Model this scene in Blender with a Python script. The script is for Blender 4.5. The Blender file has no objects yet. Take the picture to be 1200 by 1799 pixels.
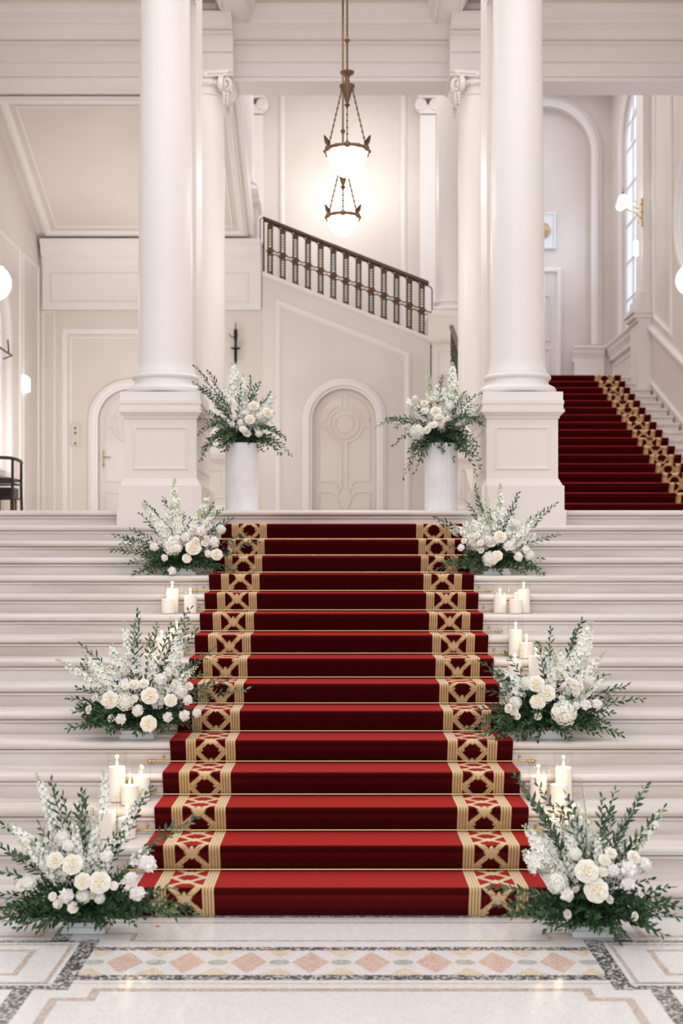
import bpy, math, random
from math import sin, cos, pi, sqrt
from mathutils import Vector, Matrix, Quaternion, noise
from mathutils.geometry import tessellate_polygon
R = random.Random(7)
C = bpy.context.scene.collection
F, CY, CZ, YH = 2232.0, -6.4, 1.772, 990.0
def W(px, py, D):                       # point seen at photo pixel (px,py) at distance D
    return Vector(((px-600)*D/F, D+CY, CZ-(py-YH)*D/F))

# ------------------------------------------------------------------ materials
MATS = {}
def s2l(c):
    return tuple((x/255/12.92 if x/255 <= .04045 else ((x/255+.055)/1.055)**2.4) for x in c)
def mat(name, rgb, rough=.5, metal=0, spec=.5, emit=None, estr=0, **kw):
    m = bpy.data.materials.new(name); m.use_nodes = True
    b = m.node_tree.nodes['Principled BSDF']
    b.inputs['Base Color'].default_value = (*s2l(rgb), 1)
    b.inputs['Roughness'].default_value = rough
    b.inputs['Metallic'].default_value = metal
    b.inputs['Specular IOR Level'].default_value = spec
    if emit:
        b.inputs['Emission Color'].default_value = (*s2l(emit), 1)
        b.inputs['Emission Strength'].default_value = estr
    for k, v in kw.items(): b.inputs[k].default_value = v
    MATS[name] = m
    return m
def nodes(m): return m.node_tree.nodes, m.node_tree.links, m.node_tree.nodes['Principled BSDF']
def mottle(m, c1, c2, scale=6, detail=4, stretch=(1,1,1), bump=0, lo=.35, hi=.65, coord='Object'):
    n, l, b = nodes(m)
    tc = n.new('ShaderNodeTexCoord'); mp = n.new('ShaderNodeMapping'); mp.inputs['Scale'].default_value = stretch
    nz = n.new('ShaderNodeTexNoise'); nz.inputs['Scale'].default_value = scale; nz.inputs['Detail'].default_value = detail
    cr = n.new('ShaderNodeValToRGB'); e = cr.color_ramp.elements
    e[0].position = lo; e[0].color = (*s2l(c1), 1); e[1].position = hi; e[1].color = (*s2l(c2), 1)
    l.new(tc.outputs[coord], mp.inputs[0]); l.new(mp.outputs[0], nz.inputs['Vector'])
    l.new(nz.outputs[0], cr.inputs[0]); l.new(cr.outputs[0], b.inputs['Base Color'])
    if bump:
        bp = n.new('ShaderNodeBump'); bp.inputs['Strength'].default_value = bump; bp.inputs['Distance'].default_value = .002
        l.new(nz.outputs[0], bp.inputs['Height']); l.new(bp.outputs[0], b.inputs['Normal'])
    return m
def colattr(m):
    n, l, b = nodes(m); a = n.new('ShaderNodeAttribute'); a.attribute_name = 'Col'
    l.new(a.outputs['Color'], b.inputs['Base Color']); return a
wall_m = mottle(mat('cream_plaster', (220,211,206), .7, spec=.2), (216,206,200), (224,216,211), .8, 2)
warm_m = mottle(mat('beige_plaster', (212,200,186), .75, spec=.2), (212,202,193), (219,210,202), .8, 2)
trim_m = mat('white_trim_paint', (230,224,221), .55, spec=.3)
col_m = mottle(mat('column_stucco', (234,228,222), .4, spec=.4), (233,227,223), (239,234,231), 1.2, 3, (1,1,.25))
ped_m = mottle(mat('pedestal_stucco', (233,222,211), .5, spec=.3), (232,222,214), (238,230,224), 1.0, 2)
# marble with fine horizontal veins
marble_m = mottle(mat('veined_marble', (200,188,176), .38, spec=.5), (206,194,184), (229,223,219), 1.6, 8, (.55,6,9), bump=.12, lo=.3, hi=.62)
def speckle(name, cols, scale, rough=.16):
    m = mat(name, cols[0], rough, spec=.5); n, l, b = nodes(m)
    tc = n.new('ShaderNodeTexCoord'); v = n.new('ShaderNodeTexVoronoi'); v.inputs['Scale'].default_value = scale
    cr = n.new('ShaderNodeValToRGB'); cr.color_ramp.interpolation = 'CONSTANT'
    e = cr.color_ramp.elements
    while len(e) < len(cols): e.new(.5)
    for i, c in enumerate(cols): e[i].position = i/len(cols); e[i].color = (*s2l(c), 1)
    sp = n.new('ShaderNodeSeparateColor')
    l.new(tc.outputs['Object'], v.inputs['Vector']); l.new(v.outputs['Color'], sp.inputs[0]); l.new(sp.outputs[0], cr.inputs[0])
    l.new(cr.outputs[0], b.inputs['Base Color']); return m
tz_white = speckle('pale_terrazzo', [(234,229,226),(238,234,232),(231,225,222),(240,237,235),(236,231,228)], 90)
tz_grey = speckle('grey_terrazzo', [(70,68,70),(196,190,184),(104,102,104),(84,82,84),(216,211,206),(120,116,116)], 85)
tz_pink = speckle('pink_terrazzo', [(222,190,174),(230,206,192),(214,182,166),(228,198,182)], 90)
tz_yellow = speckle('ochre_terrazzo', [(232,214,186),(238,224,202),(226,206,176)], 90)
tz_brown = speckle('brown_terrazzo', [(204,184,172),(220,204,194),(192,172,160)], 90)
tz_green = speckle('sage_terrazzo', [(192,192,182),(208,208,200),(178,178,170)], 90)
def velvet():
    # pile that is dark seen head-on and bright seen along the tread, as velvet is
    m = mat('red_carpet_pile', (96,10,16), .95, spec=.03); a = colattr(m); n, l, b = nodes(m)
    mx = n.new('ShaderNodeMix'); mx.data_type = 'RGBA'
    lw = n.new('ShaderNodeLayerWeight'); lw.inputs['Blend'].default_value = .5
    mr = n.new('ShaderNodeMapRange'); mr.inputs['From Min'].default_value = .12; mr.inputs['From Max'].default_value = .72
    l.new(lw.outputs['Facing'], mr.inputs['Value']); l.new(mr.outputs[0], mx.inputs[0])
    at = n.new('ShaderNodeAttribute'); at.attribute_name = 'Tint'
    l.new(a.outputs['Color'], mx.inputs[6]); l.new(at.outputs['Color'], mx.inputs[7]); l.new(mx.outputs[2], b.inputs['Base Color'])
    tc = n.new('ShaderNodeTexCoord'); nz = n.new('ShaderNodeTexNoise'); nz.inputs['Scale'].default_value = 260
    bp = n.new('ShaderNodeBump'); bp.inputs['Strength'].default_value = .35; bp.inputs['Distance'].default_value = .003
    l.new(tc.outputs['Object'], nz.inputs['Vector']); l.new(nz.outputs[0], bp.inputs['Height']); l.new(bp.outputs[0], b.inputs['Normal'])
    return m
carpet_m = velvet()
brass_m = mat('polished_brass', (214,186,130), .22, 1)
bronze_m = mat('aged_bronze', (120,96,72), .4, .8)
iron_m = mat('dark_green_iron', (30,36,32), .45, .5)
darkiron_m = mat('black_iron', (18,28,26), .5, .4)
rosette_m = mat('gilded_bronze', (112,84,60), .4, .7)
bead_m = mat('pale_gilt_bead', (222,206,180), .4, .2)
rail_m = mottle(mat('walnut_handrail', (92,62,40), .35), (66,40,24), (96,62,38), 12, 3)
wood_m = mottle(mat('dark_stained_wood', (44,30,26), .4), (34,22,20), (58,40,34), 14, 3)
wood2_m = mottle(mat('orange_brown_wood', (150,92,44), .4), (130,76,34), (170,108,56), 14, 3)
door_m = mottle(mat('grey_white_door_paint', (214,207,204), .45, spec=.3), (211,203,199), (219,213,210), 1, 2)
cdoor_m = mottle(mat('cream_door_paint', (222,212,204), .5, spec=.3), (219,208,199), (226,217,210), 1, 2)
pot_m = mottle(mat('white_ribbed_ceramic', (238,236,238), .45), (234,232,235), (243,242,244), 5, 3)
tray_m = mat('white_plastic_tray', (222,226,230), .4)
petal_m = mat('soft_petal', (250,246,236), .6, spec=.2, **{'Subsurface Weight': .0}); colattr(petal_m)
leaf_m = mat('leaf_green', (52,84,56), .45, spec=.4); colattr(leaf_m)
wax_m = mat('white_wax', (250,245,238), .5, spec=.3, emit=(255,226,190), estr=.10)  # faint emission stands in for flame light shining through the wax
wick_m = mat('burnt_wick', (40,30,26), .9)
flame_m = mat('candle_flame', (255,200,120), .5, emit=(255,206,120), estr=9)
bulb_m = mat('glowing_opal_glass', (255,250,240), .3, emit=(255,246,232), estr=5)
led_m = mat('lit_white_panel', (240,250,250), .4, emit=(226,250,248), estr=2.2)
ivory_m = mat('ivory_plastic', (204,195,184), .5)
plaque_m = mat('white_plaster_relief', (226,226,230), .6)
disc_m = mottle(mat('tan_relief_stone', (190,160,124), .6), (170,138,104), (206,178,142), 12, 4)
pane_m = mat('daylight_window_glass', (220,230,242), .1, emit=(226,236,255), estr=.55)
def glass():
    m = bpy.data.materials.new('clear_glass'); m.use_nodes = True; n = m.node_tree.nodes; l = m.node_tree.links
    n.clear(); o = n.new('ShaderNodeOutputMaterial'); t = n.new('ShaderNodeBsdfTransparent'); g = n.new('ShaderNodeBsdfGlossy')
    t.inputs[0].default_value = (.985,.985,.98,1); g.inputs['Roughness'].default_value = .03
    lw = n.new('ShaderNodeLayerWeight'); lw.inputs['Blend'].default_value = .5; mp = n.new('ShaderNodeMath'); mp.operation = 'POWER'; mp.inputs[1].default_value = 4
    mm = n.new('ShaderNodeMath'); mm.operation = 'MULTIPLY_ADD'; mm.inputs[1].default_value = .45; mm.inputs[2].default_value = .03; mx = n.new('ShaderNodeMixShader')
    l.new(lw.outputs['Facing'], mp.inputs[0]); l.new(mp.outputs[0], mm.inputs[0]); l.new(mm.outputs[0], mx.inputs[0])
    l.new(t.outputs[0], mx.inputs[1]); l.new(g.outputs[0], mx.inputs[2]); l.new(mx.outputs[0], o.inputs[0])
    return m
glass_m = glass()

# ------------------------------------------------------------------ mesh helpers
class MB:
    def __init__(s): s.v = []; s.f = []; s.m = []; s.c = []
    def add(s, vs, fs, mi=0, col=None):
        o = len(s.v); s.v.extend([tuple(p) for p in vs]); s.f.extend([tuple(i+o for i in f) for f in fs]); s.m.extend([mi]*len(fs))
        if col is not None:
            if isinstance(col, tuple): s.c.extend([col]*len(vs))
            else: s.c.extend(col)
        return s
    def box(s, x0, x1, y0, y1, z0, z1, mi=0):
        v = [(x,y,z) for z in (z0,z1) for y in (y0,y1) for x in (x0,x1)]
        return s.add(v, [(0,2,3,1),(4,5,7,6),(0,1,5,4),(2,6,7,3),(0,4,6,2),(1,3,7,5)], mi)
    def prism(s, poly, fn, a, b, mi=0):           # poly in 2D, fn(u,v,w) -> xyz, extruded w=a..b
        n = len(poly); v = [fn(u,w_,a) for u,w_ in poly]+[fn(u,w_,b) for u,w_ in poly]
        f = [tuple(range(n)), tuple(range(2*n-1, n-1, -1))]+[(i, (i+1)%n, (i+1)%n+n, i+n) for i in range(n)]
        return s.add(v, f, mi)
    def lathe(s, prof, c=(0,0,0), seg=32, mi=0, cap=True, flute=0, M=None, col=None):
        v = []; f = []; n = len(prof)
        for r, z in prof:
            for k in range(seg):
                a = 2*pi*k/seg; rr = r*(1-(flute if k % 2 else 0)) if r > .02 else r
                p = Vector((rr*cos(a), rr*sin(a), z))
                if M is not None: p = M @ p
                v.append((p.x+c[0], p.y+c[1], p.z+c[2]))
        for i in range(n-1):
            for k in range(seg):
                k2 = (k+1) % seg; f.append((i*seg+k, i*seg+k2, (i+1)*seg+k2, (i+1)*seg+k))
        if cap: f.append(tuple(range(seg-1,-1,-1))); f.append(tuple((n-1)*seg+k for k in range(seg)))
        return s.add(v, f, mi, col)
    def tube(s, pts, r, seg=6, mi=0, col=None, closed=False, r2=None):
        pts = [Vector(p) for p in pts]; n = len(pts); v = []; f = []
        up = Vector((.13,.07,1)).normalized(); prev = None
        for i, p in enumerate(pts):
            if closed: t = pts[(i+1)%n]-pts[i-1]
            else: t = pts[min(i+1,n-1)]-pts[max(i-1,0)]
            t = t.normalized() if t.length > 1e-9 else Vector((0,0,1))
            if prev is None:
                a = t.cross(up)
                if a.length < .05: a = t.cross(Vector((1,0,0)))
            else: a = prev - t*prev.dot(t)
            a.normalize(); prev = a; b = t.cross(a)
            rr = r if r2 is None else r+(r2-r)*i/(n-1)
            for k in range(seg):
                g = 2*pi*k/seg; v.append(p+a*(rr*cos(g))+b*(rr*sin(g)))
        m = n if closed else n-1
        for i in range(m):
            j = (i+1) % n
            for k in range(seg):
                k2 = (k+1)%seg; f.append((i*seg+k, i*seg+k2, j*seg+k2, j*seg+k))
        if not closed: f.append(tuple(range(seg-1,-1,-1))); f.append(tuple((n-1)*seg+k for k in range(seg)))
        return s.add(v, f, mi, col)
    def sphere(s, c, r, seg=12, rings=8, sc=(1,1,1), mi=0, col=None):
        v = [(c[0], c[1], c[2]-r*sc[2])]
        for i in range(1, rings):
            a = pi*i/rings-pi/2
            for k in range(seg):
                g = 2*pi*k/seg; v.append((c[0]+r*sc[0]*cos(a)*cos(g), c[1]+r*sc[1]*cos(a)*sin(g), c[2]+r*sc[2]*sin(a)))
        v.append((c[0], c[1], c[2]+r*sc[2])); f = []; L = len(v)-1
        for k in range(seg):
            k2 = (k+1)%seg; f.append((0, 1+k2, 1+k)); f.append((L, L-seg+k, L-seg+k2))
        for i in range(rings-2):
            for k in range(seg):
                k2 = (k+1)%seg; f.append((1+i*seg+k, 1+i*seg+k2, 1+(i+1)*seg+k2, 1+(i+1)*seg+k))
        return s.add(v, f, mi, col)
    def mesh(s, name, mats, smooth=None):
        me = bpy.data.meshes.new(name); me.from_pydata(s.v, [], s.f)
        for m in (mats if isinstance(mats, (list,tuple)) else [mats]): me.materials.append(m)
        if any(s.m): me.polygons.foreach_set('material_index', s.m)
        if s.c and len(s.c) == len(s.v):
            a = me.color_attributes.new('Col', 'FLOAT_COLOR', 'POINT')
            a.data.foreach_set('color', [x for c in s.c for x in (*c, 1.0)])
        if smooth is not None:
            me.shade_smooth()
            if smooth < 180: me.set_sharp_from_angle(angle=math.radians(smooth))
        me.update(); return me
    def obj(s, name, mats, parent=None, smooth=None, loc=(0,0,0)):
        o = bpy.data.objects.new(name, s.mesh(name, mats, smooth)); C.objects.link(o)
        if parent: o.parent = parent
        o.location = loc
        return o
def tag(o, label=None, cat=None, group=None, kind=None):
    if label: o['label'] = label
    if cat: o['category'] = cat
    if group: o['group'] = group
    if kind: o['kind'] = kind
    return o
def thing(name, label, cat, loc=(0,0,0), group=None):
    o = bpy.data.objects.new(name, None); C.objects.link(o); o.location = loc; o.empty_display_size = .1
    return tag(o, label, cat, group)
def struct(o): o['kind'] = 'structure'; return o
XZ = lambda y: (lambda u, v, p: (u, y-p, v))           # wall plane facing -Y
def arc(cx, cy, r, a0, a1, n=20): return [(cx+r*cos(a0+(a1-a0)*i/n), cy+r*sin(a0+(a1-a0)*i/n)) for i in range(n+1)]
def arch_pts(cx, half, z0, zs, n=20): return [(cx+half, z0)]+arc(cx, zs, half, 0, pi, n)+[(cx-half, z0)]
def sweep(mb, pts, prof, fn, closed=False, mi=0):      # moulding: prof = [(inplane offset, protrusion)]
    n = len(pts); P = [Vector((p[0],p[1])) for p in pts]; v = []; f = []; m = len(prof)
    for i in range(n):
        if closed: a = (P[i]-P[i-1]); b = (P[(i+1)%n]-P[i])
        else: a = P[i]-P[max(i-1,0)] if i else P[1]-P[0]; b = P[i+1]-P[i] if i < n-1 else a
        a = a.normalized(); b = b.normalized()
        na = Vector((-a.y, a.x)); nb = Vector((-b.y, b.x)); mm = (na+nb)
        mm = mm.normalized(); k = 1/max(.3, mm.dot(na))
        for t, p in prof:
            q = P[i]+mm*(t*k); v.append(fn(q.x, q.y, p))
    for i in range(n if closed else n-1):
        j = (i+1)%n
        for k in range(m-1): f.append((i*m+k, j*m+k, j*m+k+1, i*m+k+1))
    if not closed: f.append(tuple(range(m))); f.append(tuple((n-1)*m+k for k in range(m-1,-1,-1)))
    return mb.add(v, f, mi)
def mould(w, h):   # raised panel moulding profile
    return [(-w/2,0),(-w/2,h*.45),(-w*.3,h*.55),(-w*.2,h),(w*.15,h),(w*.28,h*.5),(w*.38,h*.35),(w/2,h*.3),(w/2,0)]
def wall_holes(mb, outer, holes, fn, th, mi=0):
    polys = [[Vector((x,y,0)) for x,y in outer]]+[[Vector((x,y,0)) for x,y in h] for h in holes]
    tris = tessellate_polygon(polys); flat = [p for q in polys for p in q]; n = len(flat)
    v = [fn(p.x,p.y,0) for p in flat]+[fn(p.x,p.y,-th) for p in flat]
    f = [tuple(t) for t in tris]+[tuple(i+n for i in reversed(t)) for t in tris]; o = 0
    for q in polys:
        L = len(q); f += [(o+i, o+(i+1)%L, o+(i+1)%L+n, o+i+n) for i in range(L)]; o += L
    return mb.add(v, f, mi)
def rect(x0, x1, z0, z1): return [(x0,z0),(x1,z0),(x1,z1),(x0,z1)]

# ------------------------------------------------------------------ levels
H, T = .14, .32
XL, XR = -4.35, 4.53
LAND = 16*H                        # 2.24
YN = 15*T                          # landing edge (riser)
YB = 14.9                          # back wall

# ------------------------------------------------------------------ lower floor with terrazzo inlay
def fl(px, py):
    D = F*CZ/(py-YH); return ((px-600)*D/F, D+CY)
b = MB(); mats = [tz_white, tz_grey, tz_pink, tz_yellow, tz_brown, tz_green]
b.box(XL, XR, -7.2, -.0005, -.1, 0, 0)
def flat(poly, lvl, mi):
    b.add([(x,y,.0004*lvl) for x,y in poly], [tuple(range(len(poly)))], mi)
def line(pts, w, lvl, mi, closed=False):
    n = len(pts); P = [Vector(p) for p in pts]; v = []
    for i in range(n):
        if closed: a = P[i]-P[i-1]; c = P[(i+1)%n]-P[i]
        else: a = P[i]-P[i-1] if i else P[1]-P[0]; c = P[i+1]-P[i] if i < n-1 else a
        a = a.normalized(); c = c.normalized(); na = Vector((-a.y,a.x)); nb = Vector((-c.y,c.x)); mm = (na+nb).normalized(); k = 1/max(.3,mm.dot(na))
        v.append((*(P[i]+mm*(w/2*k)), .0004*lvl)); v.append((*(P[i]-mm*(w/2*k)), .0004*lvl))
    b.add(v, [(2*i, 2*i+1, 2*((i+1)%n)+1, 2*((i+1)%n)) for i in range(n if closed else n-1)], mi)
def yy(py): return F*CZ/(py-YH)+CY
yA, yB_, yC, yD = yy(1664), yy(1670), yy(1713), yy(1722)
flat([(-1.19,yA),(-1.19,yB_),(1.19,yB_),(1.19,yA)], 1, 1)
flat([(-1.19,yC),(-1.19,yD),(1.19,yD),(1.19,yC)], 1, 1)
flat([(-1.16,yB_),(-1.16,yC),(1.16,yC),(1.16,yB_)], 1, 0)
ym = (yB_+yC)/2; hh = (yB_-yC)/2
for i in range(8):
    x = -.962+.2748*i
    flat([(x-.083,ym),(x,ym-hh*.88),(x+.083,ym),(x,ym+hh*.88)], 2, 2)
for i in range(9):
    x = -1.0994+.2748*i; x0 = max(x-.075,-1.15); x1 = min(x+.075,1.15)
    flat([(x0,yB_),(x1,yB_),(min(x,1.13),ym+hh*.42)], 2, 3); flat([(x0,yC),(x1,yC),(min(x,1.13),ym-hh*.42)], 2, 3)
    flat([(min(max(x+.046*cos(a*pi/8),-1.14),1.14), ym+.036*sin(a*pi/8)) for a in range(16)], 3, 5)
line([(-1.6,yy(1728)),(1.6,yy(1728))], .008, 1, 4)
for s in (-1, 1):
    m_ = lambda pts: [(s*x, y) for x, y in pts]
    yT, yS, yU = yy(1654), yy(1735), -.0006
    line(m_([(1.325,yU),(1.325,yT)]), .085, 1, 1); line(m_([(1.178,yT+.03),(1.178,yS-.03)]), .082, 2, 1)
    line(m_([(1.14,yT),(4.3,yT)]), .035, 1, 1); line(m_([(1.14,yS),(4.3,yS)]), .045, 3, 1); line(m_([(1.325,yS),(1.325,-4.0)]), .085, 2, 1)
    # frame above the diamond band
    line(m_([(0,yy(1621)),(1.135,yy(1621)),(1.135,yy(1640)),(.985,yy(1640)),(.985,yy(1653)),(0,yy(1653))]), .022, 1, 4)
    # side panels
    line(m_([(1.25,yT-.05),(4.2,yT-.05),(4.2,yS+.06),(1.25,yS+.06)]), .02, 1, 4, True)
    line(m_([(1.41,yT-.14),(4.0,yT-.14),(4.0,yS+.17),(1.41,yS+.17)]), .028, 1, 4, True)
    line(m_([(1.43,yU-.02),(4.1,yU-.02),(4.1,yT+.08),(1.43,yT+.08)]), .03, 1, 4, True)
    # lower frame with its stepped corner
    line(m_([(0,yy(1739)),(1.02,yy(1739)),(1.02,yy(1756)),(1.17,yy(1756)),(1.17,-4.2),(0,-4.2)]), .04, 1, 4)
    line(m_([(1.42,yS-.1),(3.9,yS-.1),(3.9,-3.6),(1.42,-3.6)]), .04, 1, 3, True)
line([(-.98,yy(1739)),(.98,yy(1739))], .022, 2, 4)
line([(-4.2,-.03),(4.2,-.03)], .02, 2, 1)
struct(b.obj('floor', mats))

# ------------------------------------------------------------------ marble staircase
st = thing('marble_staircase', 'wide pale marble staircase of sixteen steps with rounded nosings under the red runner', 'staircase')
def step_prof(y0, z0, h, t):
    P = [(y0,z0),(y0,z0+h*.46),(y0+.004,z0+h*.475),(y0-.012,z0+h*.49),(y0-.014,z0+h*.50),(y0-.014,z0+h*.62),(y0+.006,z0+h*.635),(y0+.004,z0+h*.665)]
    cy, cz, r = y0-.018, z0+h-.024, .024
    for i in range(7):
        a = -pi/2-pi*i/6*1.0
        P.append((cy+r*cos(a)*.95, cz+r*sin(a)))
    P += [(y0+t-.0008, z0+h), (y0+t-.0008, z0+.001)]
    return P
for k in range(16):
    t = T if k < 15 else .3
    b = MB(); P = step_prof(k*T, k*H, H, t)
    b.prism(P, lambda u, v, w: (w, u, v), XL+.003, XR-.003); b.obj('step', marble_m, st, 40)
b = MB(); b.box(XL, XR, 15*T+.3, YB, LAND-.12, LAND); struct(b.obj('floor', marble_m))
b = MB(); b.box(XL, XR, 16*T, YB, -.1, LAND-.13); struct(b.obj('floor', wall_m))

# ------------------------------------------------------------------ carpets
RED, RED2 = s2l((62,9,11)), s2l((90,14,18))
GOLD, GOLD2, GOLD3 = s2l((206,172,124)), s2l((132,98,60)), s2l((222,194,150))
def band_color(u, v, P):       # u -.15 .. .15 across, v along
    a = abs(u); 
    if a > .0875:
        q = (a-.0875)/.0625*4; fr = q-math.floor(q)
        return GOLD2 if (fr < .16 or fr > .9) else (GOLD if fr < .6 else GOLD3)
    w = (v/P) % 1.0; w = w-1 if w > .5 else w; vv = w*P; hp = P/2
    n = a/.0875
    # flower petals
    def leafy(cu, cv, ang, L, Wd):
        du, dv = a-cu, vv-cv; x = du*cos(ang)+dv*sin(ang); y = -du*sin(ang)+dv*cos(ang)
        if 0 <= x <= L:
            h = Wd*sin(pi*(x/L)**.8)
            if abs(y) < h: return 1-abs(y)/max(h,1e-6)
        return 0
    m = max(leafy(0,-.008,pi/2,.050,.017), leafy(0,.008,-pi/2,.056,.018), leafy(0,0,.42,.046,.014), leafy(0,0,-.60,.040,.013))
    if a*a+vv*vv < .015**2: m = max(m, .8)
    q = sqrt((a-.024)**2+(vv-.004)**2)
    if q < .017: m = max(m, 1-q/.017)
    if m > 0: return GOLD3 if m > .45 else GOLD if m > .15 else GOLD2
    # arms of the X, bowed so that the red field between them reads as a heart
    t = abs(vv)/hp
    c = .0875*(t**.75 if vv > 0 else t**1.15)
    d = abs(a-c)*.72
    if d < .0150:
        return GOLD2 if d < .0012 or d > .0138 else (GOLD if d > .006 else GOLD3)
    if t > .93 : 
        if n > .55: return GOLD
    return RED
def make_carpet(name, label, xc, path, half, coarse, phase, P, bands):
    # resample path
    pts = [Vector(p) for p in path]; s = [0]
    for i in range(1, len(pts)): s.append(s[-1]+(pts[i]-pts[i-1]).length)
    out = []; acc = []
    for i in range(len(pts)-1):
        L = s[i+1]-s[i]; n = max(1, round(L/coarse))
        for j in range(n): out.append(pts[i].lerp(pts[i+1], j/n)); acc.append(s[i]+L*j/n)
    out.append(pts[-1]); acc.append(s[-1])
    us = [-half]; nb = round(.3/(coarse*.85))
    for sgn in (-1, 1):
        c0 = sgn*(half-.243)
        lo, hi = c0-.15, c0+.15
        if sgn in bands: us += [lo-.0002]+[lo+.0001+(.2998)*i/nb for i in range(nb+1)]+[hi+.0002]
        else: us += [lo, hi]
    us.append(half); us = sorted(us)
    n = len(us); v = []; col = []; tint = []
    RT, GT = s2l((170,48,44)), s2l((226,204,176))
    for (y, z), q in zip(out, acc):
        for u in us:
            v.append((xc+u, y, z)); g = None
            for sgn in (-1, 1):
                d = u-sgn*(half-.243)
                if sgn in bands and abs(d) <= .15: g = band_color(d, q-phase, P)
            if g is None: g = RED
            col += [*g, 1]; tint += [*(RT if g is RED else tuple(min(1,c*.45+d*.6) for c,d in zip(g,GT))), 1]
    m = len(out); f = [(i*n+k, i*n+k+1, (i+1)*n+k+1, (i+1)*n+k) for i in range(m-1) for k in range(n-1)]
    # thickness: side skirts
    o = len(v)
    for i in range(m):
        t = (out[min(i+1,m-1)]-out[max(i-1,0)]).normalized(); nr = Vector((t.y, -t.x))
        for u in (-half, half):
            p = out[i]+nr*.011; v.append((xc+u, p.x, p.y)); col += [*RED2,1]; tint += [*RT,1]
    f += [(i*n, (i+1)*n, o+2*(i+1), o+2*i) for i in range(m-1)]+[((i+1)*n-1, o+2*i+1, o+2*(i+1)+1, (i+2)*n-1) for i in range(m-1)]
    me = bpy.data.meshes.new(name); me.from_pydata(v, [], f); me.materials.append(carpet_m)
    a = me.color_attributes.new('Col', 'FLOAT_COLOR', 'POINT'); a.data.foreach_set('color', col)
    a = me.color_attributes.new('Tint', 'FLOAT_COLOR', 'POINT'); a.data.foreach_set('color', tint)
    me.shade_smooth(); me.set_sharp_from_angle(angle=math.radians(60))
    ob = bpy.data.objects.new(name, me); C.objects.link(ob); return tag(ob, label, 'carpet')
def carpet_path(n, y0, z0, h, t, last):
    P = [(y0-.013, z0+.002)]
    for k in range(n):
        y, z = y0+k*t, z0+k*h
        P += [(y-.022, z+h*.3), (y-.036, z+h*.6), (y-.050, z+h*.82)]
        for i in range(7):
            a = pi-(pi/2)*i/6; P.append((y-.034+.020*cos(a), z+h-.0075+.020*sin(a)))
        e = t if k < n-1 else last
        P.append((y+e-.013, z+h+.0125))
    return P
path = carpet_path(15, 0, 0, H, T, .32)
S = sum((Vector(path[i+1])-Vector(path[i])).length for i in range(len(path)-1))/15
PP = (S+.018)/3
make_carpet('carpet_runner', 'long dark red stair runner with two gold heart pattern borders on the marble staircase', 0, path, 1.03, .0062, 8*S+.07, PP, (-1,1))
S2Y, S2Z, S2H, S2T, N2 = 7.75, LAND, .135, .31, 17
def path2():
    P = [(S2Y-.013, S2Z+.002)]
    z = S2Z
    for k in range(N2):
        h = S2H+(.055 if k == 0 else 0); y = S2Y+k*S2T
        P += [(y-.02, z+h*.35), (y-.034, z+h*.7)]
        for i in range(5):
            a = pi+.2-(pi/2+.2)*i/4; P.append((y-.030+.026*cos(a), z+h-.014+.026*sin(a)))
        P.append((y+(S2T if k < N2-1 else 1.0)-.013, z+h+.0125)); z += h
    return P
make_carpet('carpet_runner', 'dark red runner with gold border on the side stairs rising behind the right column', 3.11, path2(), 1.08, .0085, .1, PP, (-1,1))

# brass stair rods
ordn = ['lowest','second','third','fourth','fifth','sixth','seventh','eighth','ninth','tenth','eleventh','twelfth','thirteenth','highest']
rb = MB(); rb.tube([(-1.12,0,0),(1.12,0,0)], .0052, 8)
fin = MB(); fin.lathe([(.004,0),(.011,.004),(.011,.014),(.006,.018),(.012,.028),(.013,.036),(.008,.046),(.001,.052)], seg=10, M=Matrix.Rotation(pi/2,3,'Y'))
brk = MB(); brk.tube([(0,.0,0),(0,.02,0),(0,.022,.02)], .004, 6); brk.sphere((0,.02,.026), .008, 8, 6)
rod_me, fin_me, brk_me = rb.mesh('rod', brass_m, 40), fin.mesh('finial', brass_m, 40), brk.mesh('bracket', brass_m, 40)
for k in range(1, 15):
    t_ = thing('stair_rod', 'thin brass stair rod holding the red runner, %s' % (ordn[k-1] if k in (1,14) else ordn[k-1]+' rod up from the floor'), 'stair rod', (0, k*T-.0335, k*H+.0215), 'brass stair rods across the runner')
    if k in (1,14): t_['label'] = 'thin brass stair rod holding the red runner, %s of all the rods' % ordn[k-1]
    for nm, me, x, rz in (('rod', rod_me, 0, 0), ('finial', fin_me, 1.12, 0), ('finial', fin_me, -1.12, pi), ('bracket', brk_me, 1.075, 0), ('bracket', brk_me, -1.075, 0)):
        o = bpy.data.objects.new(nm, me); C.objects.link(o); o.parent = t_; o.location = (x,0,0); o.rotation_euler = (0,0,rz)

# ------------------------------------------------------------------ side staircase (right, behind)
ss = thing('side_staircase', 'flight of pale marble steps rising away behind the right column', 'staircase')
z = LAND
for k in range(N2):
    h = S2H+(.055 if k == 0 else 0); y = S2Y+k*S2T; b = MB()
    P = [(y,z+.001),(y,z+h*.62),(y-.02,z+h*.7),(y-.028,z+h*.85),(y-.02,z+h-.002),(y-.01,z+h),(y+S2T-.001,z+h),(y+S2T-.001,z+.001)]
    b.prism(P, lambda u, v, w: (w, u, v), 1.95, 4.5); b.obj('step', marble_m, ss, 40); z += h
Z2 = z; Y2 = S2Y+N2*S2T      # upper landing level 4.59
b = MB(); b.box(1.3, XR, Y2, YB, Z2-.2, Z2); struct(b.obj('floor', marble_m))
# mass under side stairs
b = MB(); P = [(S2Y+.3, LAND+.002),(Y2, Z2-.22),(Y2, LAND+.002)]; b.prism(P, lambda u,v,w:(w,u,v), 1.95, 4.5); tag(struct(b.obj('trim_1', wall_m)))
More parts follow.
